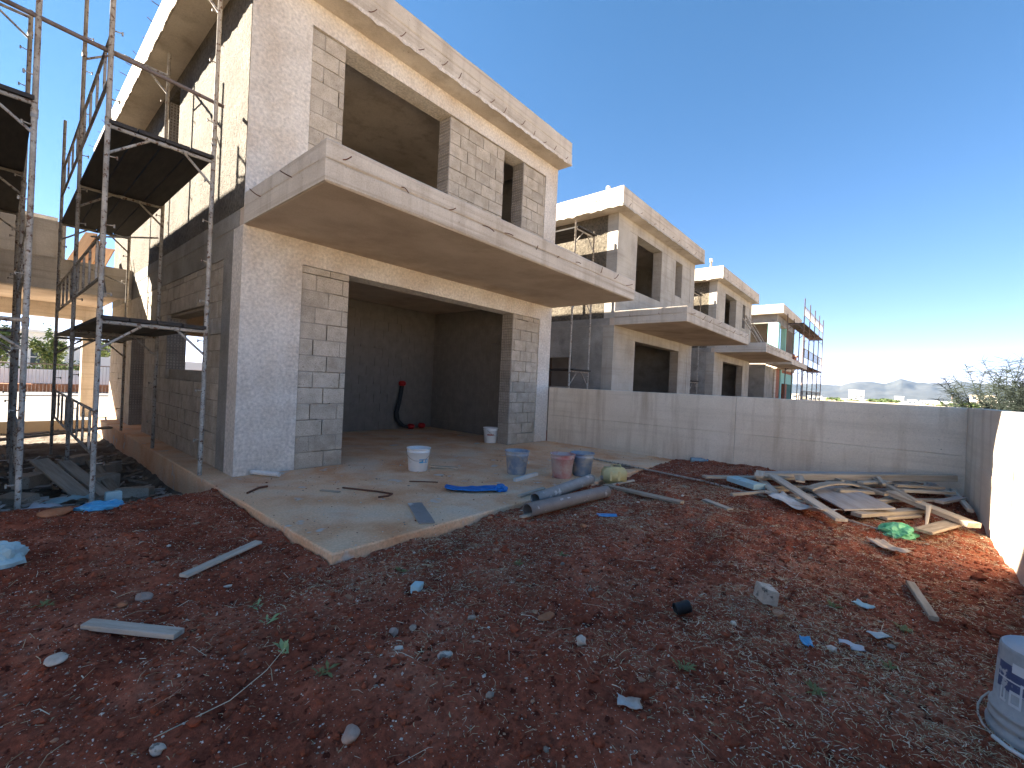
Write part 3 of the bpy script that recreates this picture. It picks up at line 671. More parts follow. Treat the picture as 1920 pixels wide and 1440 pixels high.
plank('pointed wooden stake left of the lozenge-shaped board', (4.72, -6.6, .2), (4.22, -6.56, .05), .045, .03, 'woodwhite', taper=.35, name='stake', cat='stake', group=GP)
plank('grey board at the heap corner near both walls', (5.3, -6.72, .17), (5.75, -6.95, .19), .09, .03, 'ply', group=GP)
plank('slim bright batten at the far right by the corner', (6.25, -6.9, .2), (5.2, -6.97, .14), .05, .04, 'woodwhite', group=GP)
plank('sloping grey batten nearest the wall corner', (6.45, -6.7, .22), (5.8, -6.9, .16), .08, .03, 'ply', group=GP)
plank('brown board wedged under the plywood sheet', (4.75, -6.12, .1), (5.55, -6.4, .16), .11, .03, 'wood', group=GP)
plank('broken end of board deep at the heap bottom', (5.2, -5.5, .1), (6.1, -6.4, .12), .14, .03, 'ply', group=GP)
plank('hidden dark plank below the white slanting plank', (4.5, -5.35, .09), (5.3, -5.95, .11), .13, .03, 'ply', group=GP)
plank('wide old board at the heap back along the wall foot', (6.1, -5.2, .12), (6.35, -6.7, .14), .2, .03, 'ply', group=GP)
plank('thin white rod on the soil left of the green bag', G(4.25, -5.84, .02), G(3.95, -6.28, .02), .022, .018, 'woodwhite', name='rod', cat='rod')

for i in range(18):
    x_, y_ = 4.6 + 1.7 * rnd.random(), 0; y_ = -5.0 - 1.6 * (x_ - 4.4) / 2 + rnd.uniform(-.55, .45); y_ = max(y_, -6.85); a_ = rnd.uniform(-1.2, .4); l_ = rnd.uniform(.25, .6); z_ = rnd.uniform(.12, .27)
    plank('short weathered offcut mixed into the heap of boards', (x_, y_, z_), (min(x_ + l_ * math.cos(a_), 6.5), max(y_ + l_ * math.sin(a_), -6.95), z_ + rnd.uniform(-.03, .05)), rnd.uniform(.04, .11), rnd.uniform(.015, .035), rnd.choice(['wood', 'ply', 'woodwhite', 'woodwarm']), seed=i + 1, group='small offcuts in the heap')
# ------------------------------------------------------------------ crumpled sheets and bags
def crumple(name, label, cat, loc, sx, sy, h, mat, rz=0.0, n=14, seed=1, closed=True, curl=0.0, thick=.004):
    """closed: a lumpy closed bag; open: a wavy sheet with thickness"""
    R = np.random.RandomState(seed); mb = MB()
    def nz(u, v): return vnoise(u + seed * 7.3, v + seed * 3.1, 1.0)
    if closed:
        vs = []; m = n * 2
        for i in range(n + 1):
            ph = math.pi * i / n
            for j in range(m):
                th = 2 * math.pi * j / m
                a = Vector((math.sin(ph) * math.cos(th), math.sin(ph) * math.sin(th), math.cos(ph)))
                k = .72 + .55 * float(nz(a.x * 2.3 + 5, a.y * 2.3 + a.z * 3)) + .25 * float(nz(a.x * 6 + 1, a.y * 6 + a.z * 5)) - .12
                vs.append((a.x * sx * k, a.y * sy * k, max(a.z * h * k, -h * .35) + h * .35))
        fs = [(i * m + j, (i + 1) * m + j, (i + 1) * m + (j + 1) % m, i * m + (j + 1) % m) for i in range(n) for j in range(m)]
        mb.add(vs, fs, False)
    else:
        top = []
        for i in range(n + 1):
            for j in range(n + 1):
                u, v = i / n - .5, j / n - .5
                ex = 1 + .25 * (float(nz(v * 4 + 2, 3.3)) - .5); ey = 1 + .3 * (float(nz(u * 4, 8.1)) - .5)
                z = h * (float(nz(u * 3.2, v * 3.2)) * .7 + float(nz(u * 8, v * 8 + 4)) * .3) + curl * (2 * u) ** 2
                top.append((u * 2 * sx * ex, v * 2 * sy * ey, z))
        k = (n + 1) ** 2; vs = top + [(a, b, c - thick) for a, b, c in top]
        fs = []
        for i in range(n):
            for j in range(n):
                q = (i * (n + 1) + j, (i + 1) * (n + 1) + j, (i + 1) * (n + 1) + j + 1, i * (n + 1) + j + 1); fs.append(q); fs.append(tuple(k + t for t in reversed(q)))
        for i in range(n):
            for a, b in ((i * (n + 1), (i + 1) * (n + 1)), ((i + 1) * (n + 1) + n, i * (n + 1) + n), (n * (n + 1) + i, n * (n + 1) + i + 1), (i + 1, i)): fs.append((b, a, a + k, b + k))
        mb.add(vs, fs, True)
    o = mb.build(name, mat); o.location = loc; o.rotation_euler = (0, 0, rz); return tag(o, label, cat)
crumple('plastic_bag', 'crumpled green plastic bag in front of the timber heap', 'bag', G(4.0, -6.34, .0), .2, .14, .09, 'baggreen', -.4, seed=4)
crumple('plastic_bag', 'bright blue plastic bag at the foot of the foam blocks', 'bag', G(-1.29, -.52, .0), .16, .1, .06, 'bagblue', .2, seed=8)
crumple('plastic_bag', 'large whitish sack in the trench behind the left post', 'bag', G(-1.65, .95, .0), .2, .16, .13, 'bagwhite', .2, seed=12)
tp = empty('tarp', (1.86, -2.38, 0)); tag(tp, 'folded bright blue tarp lying on the patio slab', 'tarp')
for o_, nm_ in ((crumple('folded_sheet', 'x', 'x', (0, 0, .006), .33, .125, .055, 'tarpblue', math.atan2(-.62, .72), n=22, seed=3, closed=False, curl=.02, thick=.016), 'folded_sheet'), (crumple('gathered_end', 'x', 'x', (.27, -.24, .005), .08, .075, .06, 'tarpblue', .3, seed=5), 'gathered_end')):
    o_.parent = tp; del o_['label']; del o_['category']
crumple('cement_sack', 'torn pale cement sack curling on soil before the heap', 'sack', G(4.1, -5.5, .03), .36, .12, .09, 'paper', math.atan2(-.6, -.48), n=18, seed=6, closed=False, curl=.06)
crumple('cardboard_scrap', 'torn piece of pale cardboard on dry grass below the green bag', 'cardboard', G(3.3, -6.27, .01), .16, .07, .05, 'card', .7, seed=9, closed=False, curl=.02)
for i, (x, y, l, mt, s) in enumerate([(1.03, -5.93, 'bright cyan plastic scrap in the right foreground', 'bagblue', .05), (1.9, -6.15, 'pale blue scrap of plastic left of the stick', 'foamcyan', .06),
        (1.28, -6.12, 'greyish plastic wrapper left of the paired scraps', 'bagwhite', .06), (1.46, -6.24, 'pale translucent wrapper nearest the upturned bucket', 'foampale', .055)]):
    crumple('plastic_scrap', l, 'scrap', G(x, y, .008), s, s * .55, .03, mt, i * .7 + .3, n=8, seed=20 + i, closed=False)
crumple('plastic_scrap', 'white torn scraps at the bottom edge right of centre', 'scrap', G(-.13, -5.42, .008), .035, .05, .04, 'paper', .5, n=8, seed=31, closed=False)
crumple('plastic_scrap', 'flat strip of vivid blue packaging below the grey board', 'scrap', G(2.42, -3.93, .012), .11, .05, .02, 'scrapblue', -.75, n=8, seed=32, closed=False)
crumple('foam_chunk', 'chunk of light blue plastic cut by the left picture edge', 'scrap', G(-1.9, -1.72, .0), .11, .1, .11, 'foamcyan', .3, seed=33)

# foam blocks
def fblock(label, c, dx, dy, dz, mat='foamcyan', rz=0., rx=0., name='foam_block'):
    bm = bmesh.new(); bmesh.ops.create_cube(bm, size=1.0)
    for v in bm.verts: v.co = Vector((v.co.x * dx + rnd.uniform(-1, 1) * .006, v.co.y * dy + rnd.uniform(-1, 1) * .006, v.co.z * dz + rnd.uniform(-1, 1) * .006))
    bmesh.ops.bevel(bm, geom=list(bm.edges), offset=.005, segments=2, affect='EDGES')
    me = bpy.data.meshes.new(name); bm.to_mesh(me); bm.free(); me.materials.append(MATS[mat])
    o = bpy.data.objects.new(name, me); COL.objects.link(o); o.location = c; o.rotation_euler = (rx, 0, rz); return tag(o, label, 'foam')
zt = gz(-1.25, .3)
fblock('pale turquoise foam block left of the scaffold post foot', (-1.36, .18, zt + .13), .12, .1, .26, 'foampale', .2)
fblock('small pale foam block in front of the scaffold post', (-1.25, .1, zt + .09), .13, .1, .18, 'foampale', -.1)
fblock('tallest turquoise foam slab right of the scaffold post', (-1.09, .2, zt + .19), .14, .08, .38, 'foamcyan', .1)
fblock('turquoise foam sheet with soil stains at the left end of the timber heap', (4.72, -4.78, .13), .5, .2, .07, 'foamcyan', math.atan2(-.45, -.32))
fblock('small light blue foam bit alone on the soil in the middle', G(-.1, -3.88, .03), .085, .06, .05, 'foamcyan', .5)

# ------------------------------------------------------------------ pipes, rods, profiles
def hollow(name, label, p0, p1, ro, ri, mat, cat='pipe', n=20):
    p0, p1 = Vector(p0), Vector(p1); L = (p1 - p0).length; mb = MB()
    k = 9; prof = [(ri, 0), (ro, 0)] + [(ro * (1 + rnd.uniform(-.012, .012)), L * i / k) for i in range(1, k)] + [(ro, L), (ri, L), (ri, L * .5), (ri, 0)]
    mb.lathe(prof, n)
    o = mb.build(name, mat); o.matrix_world = Matrix.Translation(p0) @ (p1 - p0).to_track_quat('Z', 'Y').to_matrix().to_4x4(); return tag(o, label, cat)
hollow('drain_pipe', 'grey brown drain pipe smeared with white, nearer of the pair', G(1.66, -3.42, .085), G(3.1, -3.55, .09), .073, .064, 'pvcbrown')
hollow('drain_pipe', 'grey drain pipe lying behind the other, touching the slab', G(2.05, -3.22, .1), G(3.3, -3.2, .12), .070, .062, 'pvcgrey')
hollow('water_pipe', 'stub of white plastic pipe at the foot of the rough column', (.2, -.02, .045), (.42, -.36, .04), .03, .02, 'pvcwhite')
hollow('pipe_fitting', 'dark short pipe coupling lying on the soil', G(.79, -5.28, .04), G(.86, -5.34, .05), .036, .03, 'blackplastic', 'fitting')
o = MB().tube([G(5.3, -1.95, .5) if False else (5.25, -1.9, .02), (5.0, -3.2, .03), (4.75, -4.2, gz(4.75, -4.2) + .03), (4.5, -5.08, gz(4.5, -5.08) + .03)], .014, 8).build('steel_tube', 'paintedsteel')
tag(o, 'long thin grey tube running from the slab towards the timber heap', 'tube')
plank('white square tube with a dark end near the blue bucket', (2.66, -2.40, .025), (3.24, -2.33, .025), .05, .045, 'pvcwhite', name='square_tube', cat='tube')
plank('flat grey metal trowel plate on the patio edge', (.98, -2.42, .012), (.66, -3.03, .012), .15, .012, 'pvcgrey', name='metal_plate', cat='plate')
o = MB().tube([(.74, -1.35, .012), (.95, -1.75, .012), (1.02, -1.95, .012), (.93, -2.0, .014), (.82, -1.98, .014)], .01, 6).build('bent_rebar', 'rust'); tag(o, 'rusty hooked steel bar on the patio slab', 'rebar')
o = MB().tube([(1.55, -1.55, .01), (1.75, -1.75, .01), (1.8, -1.82, .012)], .008, 6).build('bent_rebar', 'rust'); tag(o, 'small dark steel bar in front of the white bucket', 'rebar')
o = MB().tube([(-.15, -.95, .01), (.02, -.8, .015), (.12, -.78, .014)], .012, 6).build('bent_rebar', 'rust'); tag(o, 'rusty strip at the left edge of the patio', 'rebar')
plank('dirty brown rag strip on the patio left of the hooked bar', (.5, -1.3, .008), (.62, -1.5, .008), .05, .01, 'wood', name='wood_chip', cat='offcut')
# drain grate
gr = empty('floor_drain', (5.02, -2.86, 0), -.3); tag(gr, 'dark metal drain frame on the patio near the long wall', 'drain')
mb = MB(); [mb.box(*b) for b in ((-.15, .15, -.13, -.1, .004, .02), (-.15, .15, .1, .13, .004, .02), (-.15, -.12, -.1, .1, .004, .02), (.12, .15, -.1, .1, .004, .02))]; mb.build('frame', 'darksteel', gr)
for i in range(5): MB().box(-.1 + i * .045, -.08 + i * .045, -.1, .1, .004, .016).build('slat', 'darksteel', gr)

# ------------------------------------------------------------------ buckets and canister
def bucket(label, loc, r0, r1, h, mat, handle=True, inv=False, rz=0.0, grip=True, fill=None):
    r = empty('bucket', loc, rz); tag(r, label, 'bucket', 'buckets')
    t = .004
    prof = [(0, 0), (r0 - .008, 0), (r0, .008), (r0 + (r1 - r0) * .8, h * .8), (r0 + (r1 - r0) * .82 + .006, h * .81), (r0 + (r1 - r0) * .86 + .006, h * .85), (r0 + (r1 - r0) * .88, h * .86), (r1, h * .965), (r1 + .012, h * .97), (r1 + .013, h), (r1 - t, h), (r0 - t, .02), (0, .02)]
    mb = MB(); mb.lathe(prof, 36)
    b = mb.build('body', mat, r)
    if fill:
        MB().lathe([(0, h * .55), (r1 - .02, h * .55)], 24).build('contents', fill, b)
    if handle:
        pts = []
        for i in range(13):
            a = math.pi * i / 12; pts.append((math.cos(a) * (r1 + .012), -math.sin(a) * (r1 + .02) * .9, h * .9 - math.sin(a) * h * .42))
        hd = MB().tube(pts, .004, 6).build('handle', 'paintedsteel', r)
        if grip: MB().tube([pts[5], pts[6], pts[7]], .010, 8).build('grip', 'pvcwhite', hd)
    return r, b
cyl = lambda r, a, z: (r * math.cos(a), r * math.sin(a), z)
def patch(mb, r0, r1, h, a0, a1, z0, z1, off=.0025, n=10, mi=0):
    vs = []
    for i in range(n + 1):
        a = a0 + (a1 - a0) * i / n
        for z in (z0, z1): vs.append(cyl(r0 + (r1 - r0) * z / h + off, a, z))
    mb.add(vs, [(2 * i, 2 * i + 2, 2 * i + 3, 2 * i + 1) for i in range(n)], True, mi)
b1, bb = bucket('white plastic bucket with a blue label on the patio', (2.09, -1.02, .002), .135, .165, .335, 'bucketwhite', rz=-.65)
a_c = math.atan2(-6.24 + 1.02, -1.97 - 2.09) + .65
mb = MB(); patch(mb, .135, .165, .335, a_c + .1, a_c + 1.05, .13, .185); mb.build('label_band', 'labelblue', b1)
mb = MB(); patch(mb, .135, .165, .335, a_c + .5, a_c + .7, .14, .175, .004); patch(mb, .135, .165, .335, a_c + .8, a_c + .95, .14, .175, .004); mb.build('label_print', 'labelwhite', b1)
bucket('stained blue bucket standing alone behind the white square tube', (3.1, -2.06, .002), .135, .175, .345, 'bucketblue', rz=.6, fill='patio')
bucket('pinkish red bucket smeared with plaster, next to a blue one', (3.44, -2.64, .002), .135, .175, .345, 'bucketred', rz=1.4, fill='patio')
bucket('blue plaster-stained bucket half hidden behind the red bucket', (3.82, -2.74, .002), .135, .172, .34, 'bucketblue', rz=2.4, fill='patio')
b5, bb5 = bucket('white bucket with red script inside the doorway at the right pier', (5.2, .46, .002), .135, .16, .335, 'bucketwhite', rz=.2)
a5 = math.atan2(-6.7, -7.17) - .2
mb = MB(); patch(mb, .135, .16, .335, a5 - .5, a5 + .5, .17, .2); mb.build('label_print', 'labelred', b5)
# upturned bucket in the right foreground
bx, by = .925, -6.785; zg = gz(bx, by)
ub = empty('upturned_bucket', (bx, by, zg - .005)); tag(ub, 'large upturned grey bucket at the lower right corner with worn dark print', 'bucket', 'buckets')
R0, R1, HB = .158, .142, .375
mb = MB(); mb.lathe([(R0 + .018, 0), (R0 + .02, .03), (R0 + .004, .034), (R0 + .004, .05), (R0 + .013, .054), (R0 + .013, .068), (R0 + .003, .072), (R0 + .002, .09), (R0 + .012, .094), (R0 + .011, .108), (R0, .112), (R1 + .002, HB - .015), (R1, HB - .004), (R1 - .004, HB)], 48); mb.build('body', 'bucketgrey', ub)
MB().lathe([(R1 - .004, HB), (R1 - .012, HB - .003), (R1 - .016, HB - .008), (0, HB - .008)], 48).build('base', 'buckettop', ub)
ac = math.atan2(CAMP.y - by, CAMP.x - bx)
def bp(mb, a0, a1, z0, z1, off=.0015, n=8):
    vs = []
    for i in range(n + 1):
        a = ac + a0 + (a1 - a0) * i / n
        for z in (z0, z1): vs.append(cyl(R0 + (R1 - R0) * (z - .1) / (HB - .1) + off, a, z))
    mb.add(vs, [(2 * i, 2 * i + 2, 2 * i + 3, 2 * i + 1) for i in range(n)], True)
# seen from the camera angle grows to the right
mb = MB(); bp(mb, -1.15, -.35, .20, .31); bp(mb, -.35, .25, .225, .29); mb.build('worn_print', 'labeldark', ub)
mb = MB(); bp(mb, -.72, -.12, .285, .325, .0035); mb.build('label', 'labelwhite', ub)
mb = MB()
bp(mb, -.50, -.45, .15, .255, .0035, 2); bp(mb, -.72, -.5, .15, .162, .0035, 3); bp(mb, -.72, -.5, .20, .212, .0035, 3); bp(mb, -.73, -.68, .15, .212, .0035, 2)
bp(mb, -.98, -.93, .16, .21, .0035, 2); bp(mb, -.88, -.83, .155, .205, .0035, 2); bp(mb, -.98, -.8, .152, .163, .0035, 3)
bp(mb, -.38, -.33, .15, .175, .0035, 2); bp(mb, -.28, -.2, .15, .16, .0035, 2); bp(mb, -.16, -.1, .15, .17, .0035, 2)
bp(mb, -1.1, -.42, .245, .251, .0035, 6)
mb.build('lettering', 'labelwhite', ub)
pts = []
for i in range(15):
    a = ac - 1.9 + 3.4 * i / 14; q = math.sin(math.pi * i / 14); pts.append(cyl(R0 + .02 + .05 * q, a, .085 * (1 - q) + .012))
hd = MB().tube(pts, .0045, 6).build('handle', 'paintedsteel', ub)
MB().tube(pts[5:11], .009, 8).build('grip', 'pvcwhite', hd)

# yellow canister
jc = empty('canister', (3.83, -3.27, gz(3.83, -3.3) + .02), math.radians(-40)); tag(jc, 'pale yellow plastic canister lying on its side at the patio edge', 'canister')
bm = bmesh.new(); bmesh.ops.create_cube(bm, size=1.0)
for v in bm.verts: v.co = Vector((v.co.x * .34, v.co.y * .2, v.co.z * .22 + .11))
bmesh.ops.bevel(bm, geom=list(bm.edges), offset=.035, segments=3, affect='EDGES'); me = bpy.data.meshes.new('body'); bm.to_mesh(me); bm.free(); me.materials.append(MATS['jerry'])
for pl in me.polygons: pl.use_smooth = True
o = bpy.data.objects.new('body', me); COL.objects.link(o); o.parent = jc
MB().tube([(-.165, 0, .07), (-.2, 0, .07)], .03, 14).build('cap', 'pvcgrey', jc)
MB().tube([(-.05, 0, .215), (-.05, 0, .25), (.09, 0, .255), (.1, 0, .215)], .014, 8).build('handle', 'jerry', jc)
for s in (-.1, .02): MB().box(s, s + .03, -.105, -.098, .05, .18).build('rib', 'jerry', jc)
# bottle by the wall
bt = empty('plastic_bottle', (6.35, -3.5, gz(6.3, -3.5) + .045), 0); tag(bt, 'blue plastic bottle lying at the foot of the long wall', 'bottle')
o = MB().lathe([(0, 0), (.04, .002), (.043, .02), (.041, .1), (.043, .12), (.042, .2), (.018, .27), (.015, .3), (0, .3)], 16).build('body', 'bottle', bt); o.rotation_euler = (0, math.pi / 2, -.9)
o2 = MB().lathe([(.018, .295), (.018, .315), (0, .316)], 12).build('cap', 'labelblue', bt); o2.rotation_euler = (0, math.pi / 2, -.9)

# ------------------------------------------------------------------ conduit on the inner wall of the near house
ec = empty('electric_conduit', (4.95, 3.59, 0)); tag(ec, 'black corrugated conduit with red boxes on the dark inner wall', 'conduit')
pts = [(.02, -.05, 1.15), (0, -.06, 1.0), (-.06, -.07, .7), (-.14, -.09, .45), (-.12, -.12, .25), (.02, -.16, .1), (.22, -.2, .05)]
MB().tube(pts, .035, 8).build('conduit', 'blackplastic', ec); MB().tube([(p[0] + .06, p[1], p[2]) for p in pts], .03, 8).build('conduit', 'blackplastic', ec)
for q in ((.05, -.06, 1.2), (.28, -.2, .07), (.62, -.22, .08)):
    MB().lathe([(0, -.06), (.07, -.06), (.1, -.02), (.1, .03), (.06, .07), (0, .07)], 16, q).build('junction_box', 'redplastic', ec)

# ------------------------------------------------------------------ trench debris
GT = 'debris in the trench beside the house'
def T(x, y, dz=0): return G(x, y, dz)
plank('broad pale plank leaning over the rubble in the trench', T(-1.15, 1.55, .04), T(-1.55, 2.6, .42), .2, .03, 'woodwhite', group=GT)
plank('second leaning plank beside the broad one in the trench', T(-.95, 1.6, .04), T(-1.3, 2.7, .36), .15, .03, 'woodwhite', group=GT)
plank('narrow grey plank behind the pair leaning in the trench', T(-.85, 1.8, .04), T(-1.0, 2.9, .3), .12, .03, 'wood', group=GT)
plank('loose board lying in the trench near the concrete kerb', T(-.95, .95, .03), T(-.72, .25, .03), .08, .03, 'wood', group=GT)
plank('flat pale stick along the trench edge at far left', T(-1.7, .2, .04), T(-1.3, .15, .04), .03, .025, 'woodwhite', group=GT)
plank('bright broken slab piece in the trench rubble', T(-1.4, 1.1, .05), T(-1.05, .9, .05), .16, .04, 'paper', group=GT)
plank('small pale offcut in the trench between bags and blocks', T(-1.55, .55, .04), T(-1.25, .65, .04), .06, .03, 'woodwhite', group=GT)
plank('short white strip in the trench rubble', T(-1.15, .62, .06), T(-.95, .72, .06), .06, .03, 'woodwhite', group=GT)
plank('thin lath crossing the trench rubble', T(-1.0, .2, .05), T(-.7, .7, .08), .035, .02, 'wood', group=GT)
plank('flat board at the back of the trench under the carport', T(-1.8, 6.2, .35), T(-.3, 6.6, .35), .2, .04, 'wood', group=GT)
plank('long plank lying at trench back left', T(-2.4, 5.6, .3), T(-.9, 6.3, .4), .15, .04, 'woodwarm', group=GT)
fblock('grey hollow block lying in the trench behind the post', T(-.95, 2.3, .1), .38, .2, .2, 'block', .4, name='hollow_block_piece')['category'] = 'block'
fblock('block fragment left of the leaning planks in the trench', T(-1.6, 2.9, .1), .36, .2, .18, 'block', .9, name='hollow_block_piece')['category'] = 'block'
fblock('concrete lump at the trench mouth near the kerb', T(-.6, -.02, .05), .34, .26, .12, 'concrete', .3, name='concrete_lump')['category'] = 'concrete'
for l, x, y, s in (('turquoise film over the trench rubble', -1.35, 1.35, .2),): crumple('plastic_film', l, 'film', T(x, y, .03), s, s * .5, .1, 'foamcyan', .4, seed=41, closed=False)
R = random.Random(15)
for i, (lx, ly, l_) in enumerate(((-1.75, 1.9, 'broken block lying behind the left scaffold post'), (-.7, 1.5, 'block fragment against the concrete kerb'), (-1.35, 3.6, 'broken block far back in the trench'), (-.75, 3.3, 'lone block piece near the second kerb peg'), (-1.9, .6, 'cracked block at the left trench edge'), (-1.0, 4.4, 'grey block in the dark under the decks'))):
    fblock(l_, T(lx, ly, .08), R.uniform(.2, .38), .19, R.uniform(.12, .2), 'block', R.uniform(0, 3), R.uniform(-.3, .3), name='broken_block')['category'] = 'block'
R = random.Random(5); mb = MB(); vs = []
for i in range(850):   # splinters and rubble bits
    x, y = R.uniform(-2.3, -.35), R.uniform(-.1, 5.5) if R.random() < .5 else R.uniform(-.1, 1.8)
    z = gz(x, y) + .015; a = R.uniform(0, 6.28); L = R.uniform(.05, .28); w = R.uniform(.012, .05); t = R.uniform(.008, .03)
    dx, dy = math.cos(a) * L / 2, math.sin(a) * L / 2; nx_, ny_ = -math.sin(a) * w / 2, math.cos(a) * w / 2; e = R.uniform(-.04, .06)
    q = [(x - dx - nx_, y - dy - ny_), (x + dx - nx_, y + dy - ny_), (x + dx + nx_, y + dy + ny_), (x - dx + nx_, y - dy + ny_)]
    zz = [z, z + e, z + e, z]
    mb.add([(q[k][0], q[k][1], zz[k]) for k in range(4)] + [(q[k][0], q[k][1], zz[k] + t) for k in range(4)], [(3, 2, 1, 0), (4, 5, 6, 7), (0, 1, 5, 4), (1, 2, 6, 5), (2, 3, 7, 6), (3, 0, 4, 7)], mi=R.randrange(3))
o = stuff(mb.build('rubble', ['wood', 'pebble3', 'paper'])); o['label'] = 'splinters and rubble strewn over the trench floor'; o['category'] = 'rubble'
plank('dark steel form strip standing against the kerb', (-.31, .42, -.3), (-.31, .42, .02), .05, .02, 'darksteel', name='form_stake', cat='stake')
plank('timber peg against the kerb farther along the house side', (-.32, 2.35, -.4), (-.32, 2.35, .0), .06, .03, 'wood', name='form_stake', cat='stake')
for i_, (xa, xb) in enumerate(((-.95, -.62), (-.75, -.45), (-.55, -.3))): plank(['widest orange panel leaning on the carport roof', 'middle orange plank propped on the carport roof', 'orange plank nearest the house wall on the carport roof'][i_], (xa, 7.45, 3.52), (xb, 7.9 + .1 * i_, 4.35 - .12 * i_), .24, .03, 'woodorange', group='orange planks on the carport')

# ------------------------------------------------------------------ stones
def stone(label, x, y, s, mat, flat=.6, seed=1, sink=.25, cat='stone', el=1.0):
    bm = bmesh.new(); bmesh.ops.create_icosphere(bm, subdivisions=3, radius=1.0)
    for v in bm.verts:
        n = v.co; k = .75 + .5 * float(vnoise(n.x * 1.3 + seed * 5, n.y * 1.3 + n.z * 1.7, 1.0)) + .15 * (float(vnoise(n.x * 4 + seed, n.y * 4 + n.z * 3, 1.0)) - .5)
        v.co = Vector((n.x * s * k * el, n.y * s * k, n.z * s * k * flat))
    me = bpy.data.meshes.new('stone'); bm.to_mesh(me); bm.free(); me.materials.append(MATS[mat])
    for pl in me.polygons: pl.use_smooth = True
    o = bpy.data.objects.new('stone', me); COL.objects.link(o); o.location = (x, y, gz(x, y) + s * flat * (1 - sink)); o.rotation_euler = (0, 0, seed * 1.7)
    return tag(o, label, cat, 'larger stones on the soil')
stone('long orange stone on the soil crest beside the trench', -1.58, -.58, .065, 'stoneorange', .5, 2, el=1.7)
stone('pinkish flat cobble above the short foreground board', -1.34, -2.82, .042, 'stonepink', .6, 3, el=1.4)
stone('small orange pebble left of the pinkish cobble', -1.45, -2.87, .025, 'stoneorange', .6, 4)
stone('pale chalky stone left of the short foreground board', -1.75, -3.35, .038, 'stonewhite', .5, 5, el=1.3)
stone('rounded pinkish stone near the bottom left of centre', -1.05, -4.72, .032, 'stonepink', .7, 6, el=1.2)
stone('whitish pebble in the lower left soil', -1.55, -4.25, .022, 'stonewhite', .7, 7, el=1.3)
stone('brown cobble in the middle of the soil', -.5, -4.2, .024, 'stonepink', .8, 8)
stone('grey stone half sunk below the middle foam bit', -.47, -4.6, .028, 'stonewhite', .6, 9, el=1.5)
stone('upright greenish grey chip right of centre', .07, -5.05, .026, 'stonewhite', 1.0, 10)
stone('reddish flat stone right of centre', .2, -4.72, .035, 'stoneorange', .3, 11, el=1.8)
stone('orange shard of tile on the soil right of the pipes', 1.9, -3.95, .03, 'stoneorange', .7, 12)
fblock('squarish white and grey lump of mortar right of the coupling', G(1.4, -5.66, .05), .14, .1, .095, 'stonewhite', .6, .1, name='mortar_lump')['category'] = 'stone'

# ------------------------------------------------------------------ scattered small matter
RS = np.random.RandomState(11)
def yard_pts(n, x0=-2.4, x1=HW - .05, y0=-DB + .03, y1=-.3):
    x = RS.uniform(x0, x1, n); y = RS.uniform(y0, y1, n)
    ok = ~((x > XP - .02) & (y > -PP - .02)); return x[ok], y[ok]
# pebbles and clods: squashed octahedra
OV_ = np.array([(1, 0, 0), (-1, 0, 0), (0, 1, 0), (0, -1, 0), (0, 0, 1), (0, 0, -1.)]); OF_ = np.array([(0, 2, 4), (2, 1, 4), (1, 3, 4), (3, 0, 4), (2, 0, 5), (1, 2, 5), (3, 1, 5), (0, 3, 5)])
bmI = bmesh.new(); bmesh.ops.create_icosphere(bmI, subdivisions=1, radius=1.0); IV_ = np.array([v.co[:] for v in bmI.verts]); IF_ = np.array([[v.index for v in f.verts] for f in bmI.faces]); bmI.free()
def scatter(name, label, cat, mats, x, y, size, V, Fc, flat=(.35, .8), lift=.3, probs=None, smooth=False):
    n = len(x); k = len(V); z = soilz(x, y)
    a = RS.uniform(0, 6.283, n); jit = 1 + RS.uniform(-.3, .3, (n, k, 1))
    P = V[None] * jit * size[:, None, None]; P[:, :, 0] *= RS.uniform(.7, 1.5, n)[:, None]; P[:, :, 2] *= RS.uniform(*flat, n)[:, None]
    c, s = np.cos(a)[:, None], np.sin(a)[:, None]
    X = P[:, :, 0] * c - P[:, :, 1] * s + x[:, None]; Y = P[:, :, 0] * s + P[:, :, 1] * c + y[:, None]; Z = P[:, :, 2] + z[:, None] + size[:, None] * lift
    vs = np.stack([X, Y, Z], 2).reshape(-1, 3); fs = (Fc[None] + (np.arange(n) * k)[:, None, None]).reshape(-1, Fc.shape[1])
    me = bpy.data.meshes.new(name); me.from_pydata(vs.tolist(), [], fs.tolist())
    for m in mats: me.materials.append(MATS[m])
    me.polygons.foreach_set('material_index', np.repeat(RS.choice(len(mats), n, p=probs), len(Fc)).tolist())
    if smooth: me.polygons.foreach_set('use_smooth', [True] * len(me.polygons))
    me.update(); o = bpy.data.objects.new(name, me); COL.objects.link(o); stuff(o); o['label'] = label; o['category'] = cat; return o
x, y = yard_pts(90000); sz = np.exp(RS.normal(-5.9, .42, len(x))); scatter('pebbles', 'pale pebbles and chips all over the red soil', 'pebbles', ['pebble1', 'pebble2', 'pebble3'], x, y, sz, OV_, OF_, probs=[.42, .38, .2])
x, y = yard_pts(30000); sz = np.exp(RS.normal(-4.85, .5, len(x))); scatter('soil_clods', 'crumbs and clods of red soil', 'soil', ['clod'], x, y, sz, IV_, IF_, flat=(.5, .9), lift=.1)
x, y = yard_pts(320); sz = np.exp(RS.normal(-4.25, .35, len(x))); scatter('small_stones', 'small mixed stones lying in the soil', 'stones', ['pebble2', 'pebble3', 'pebble1'], x, y, sz, IV_, IF_, flat=(.4, .8), lift=.25, probs=[.6, .25, .15])
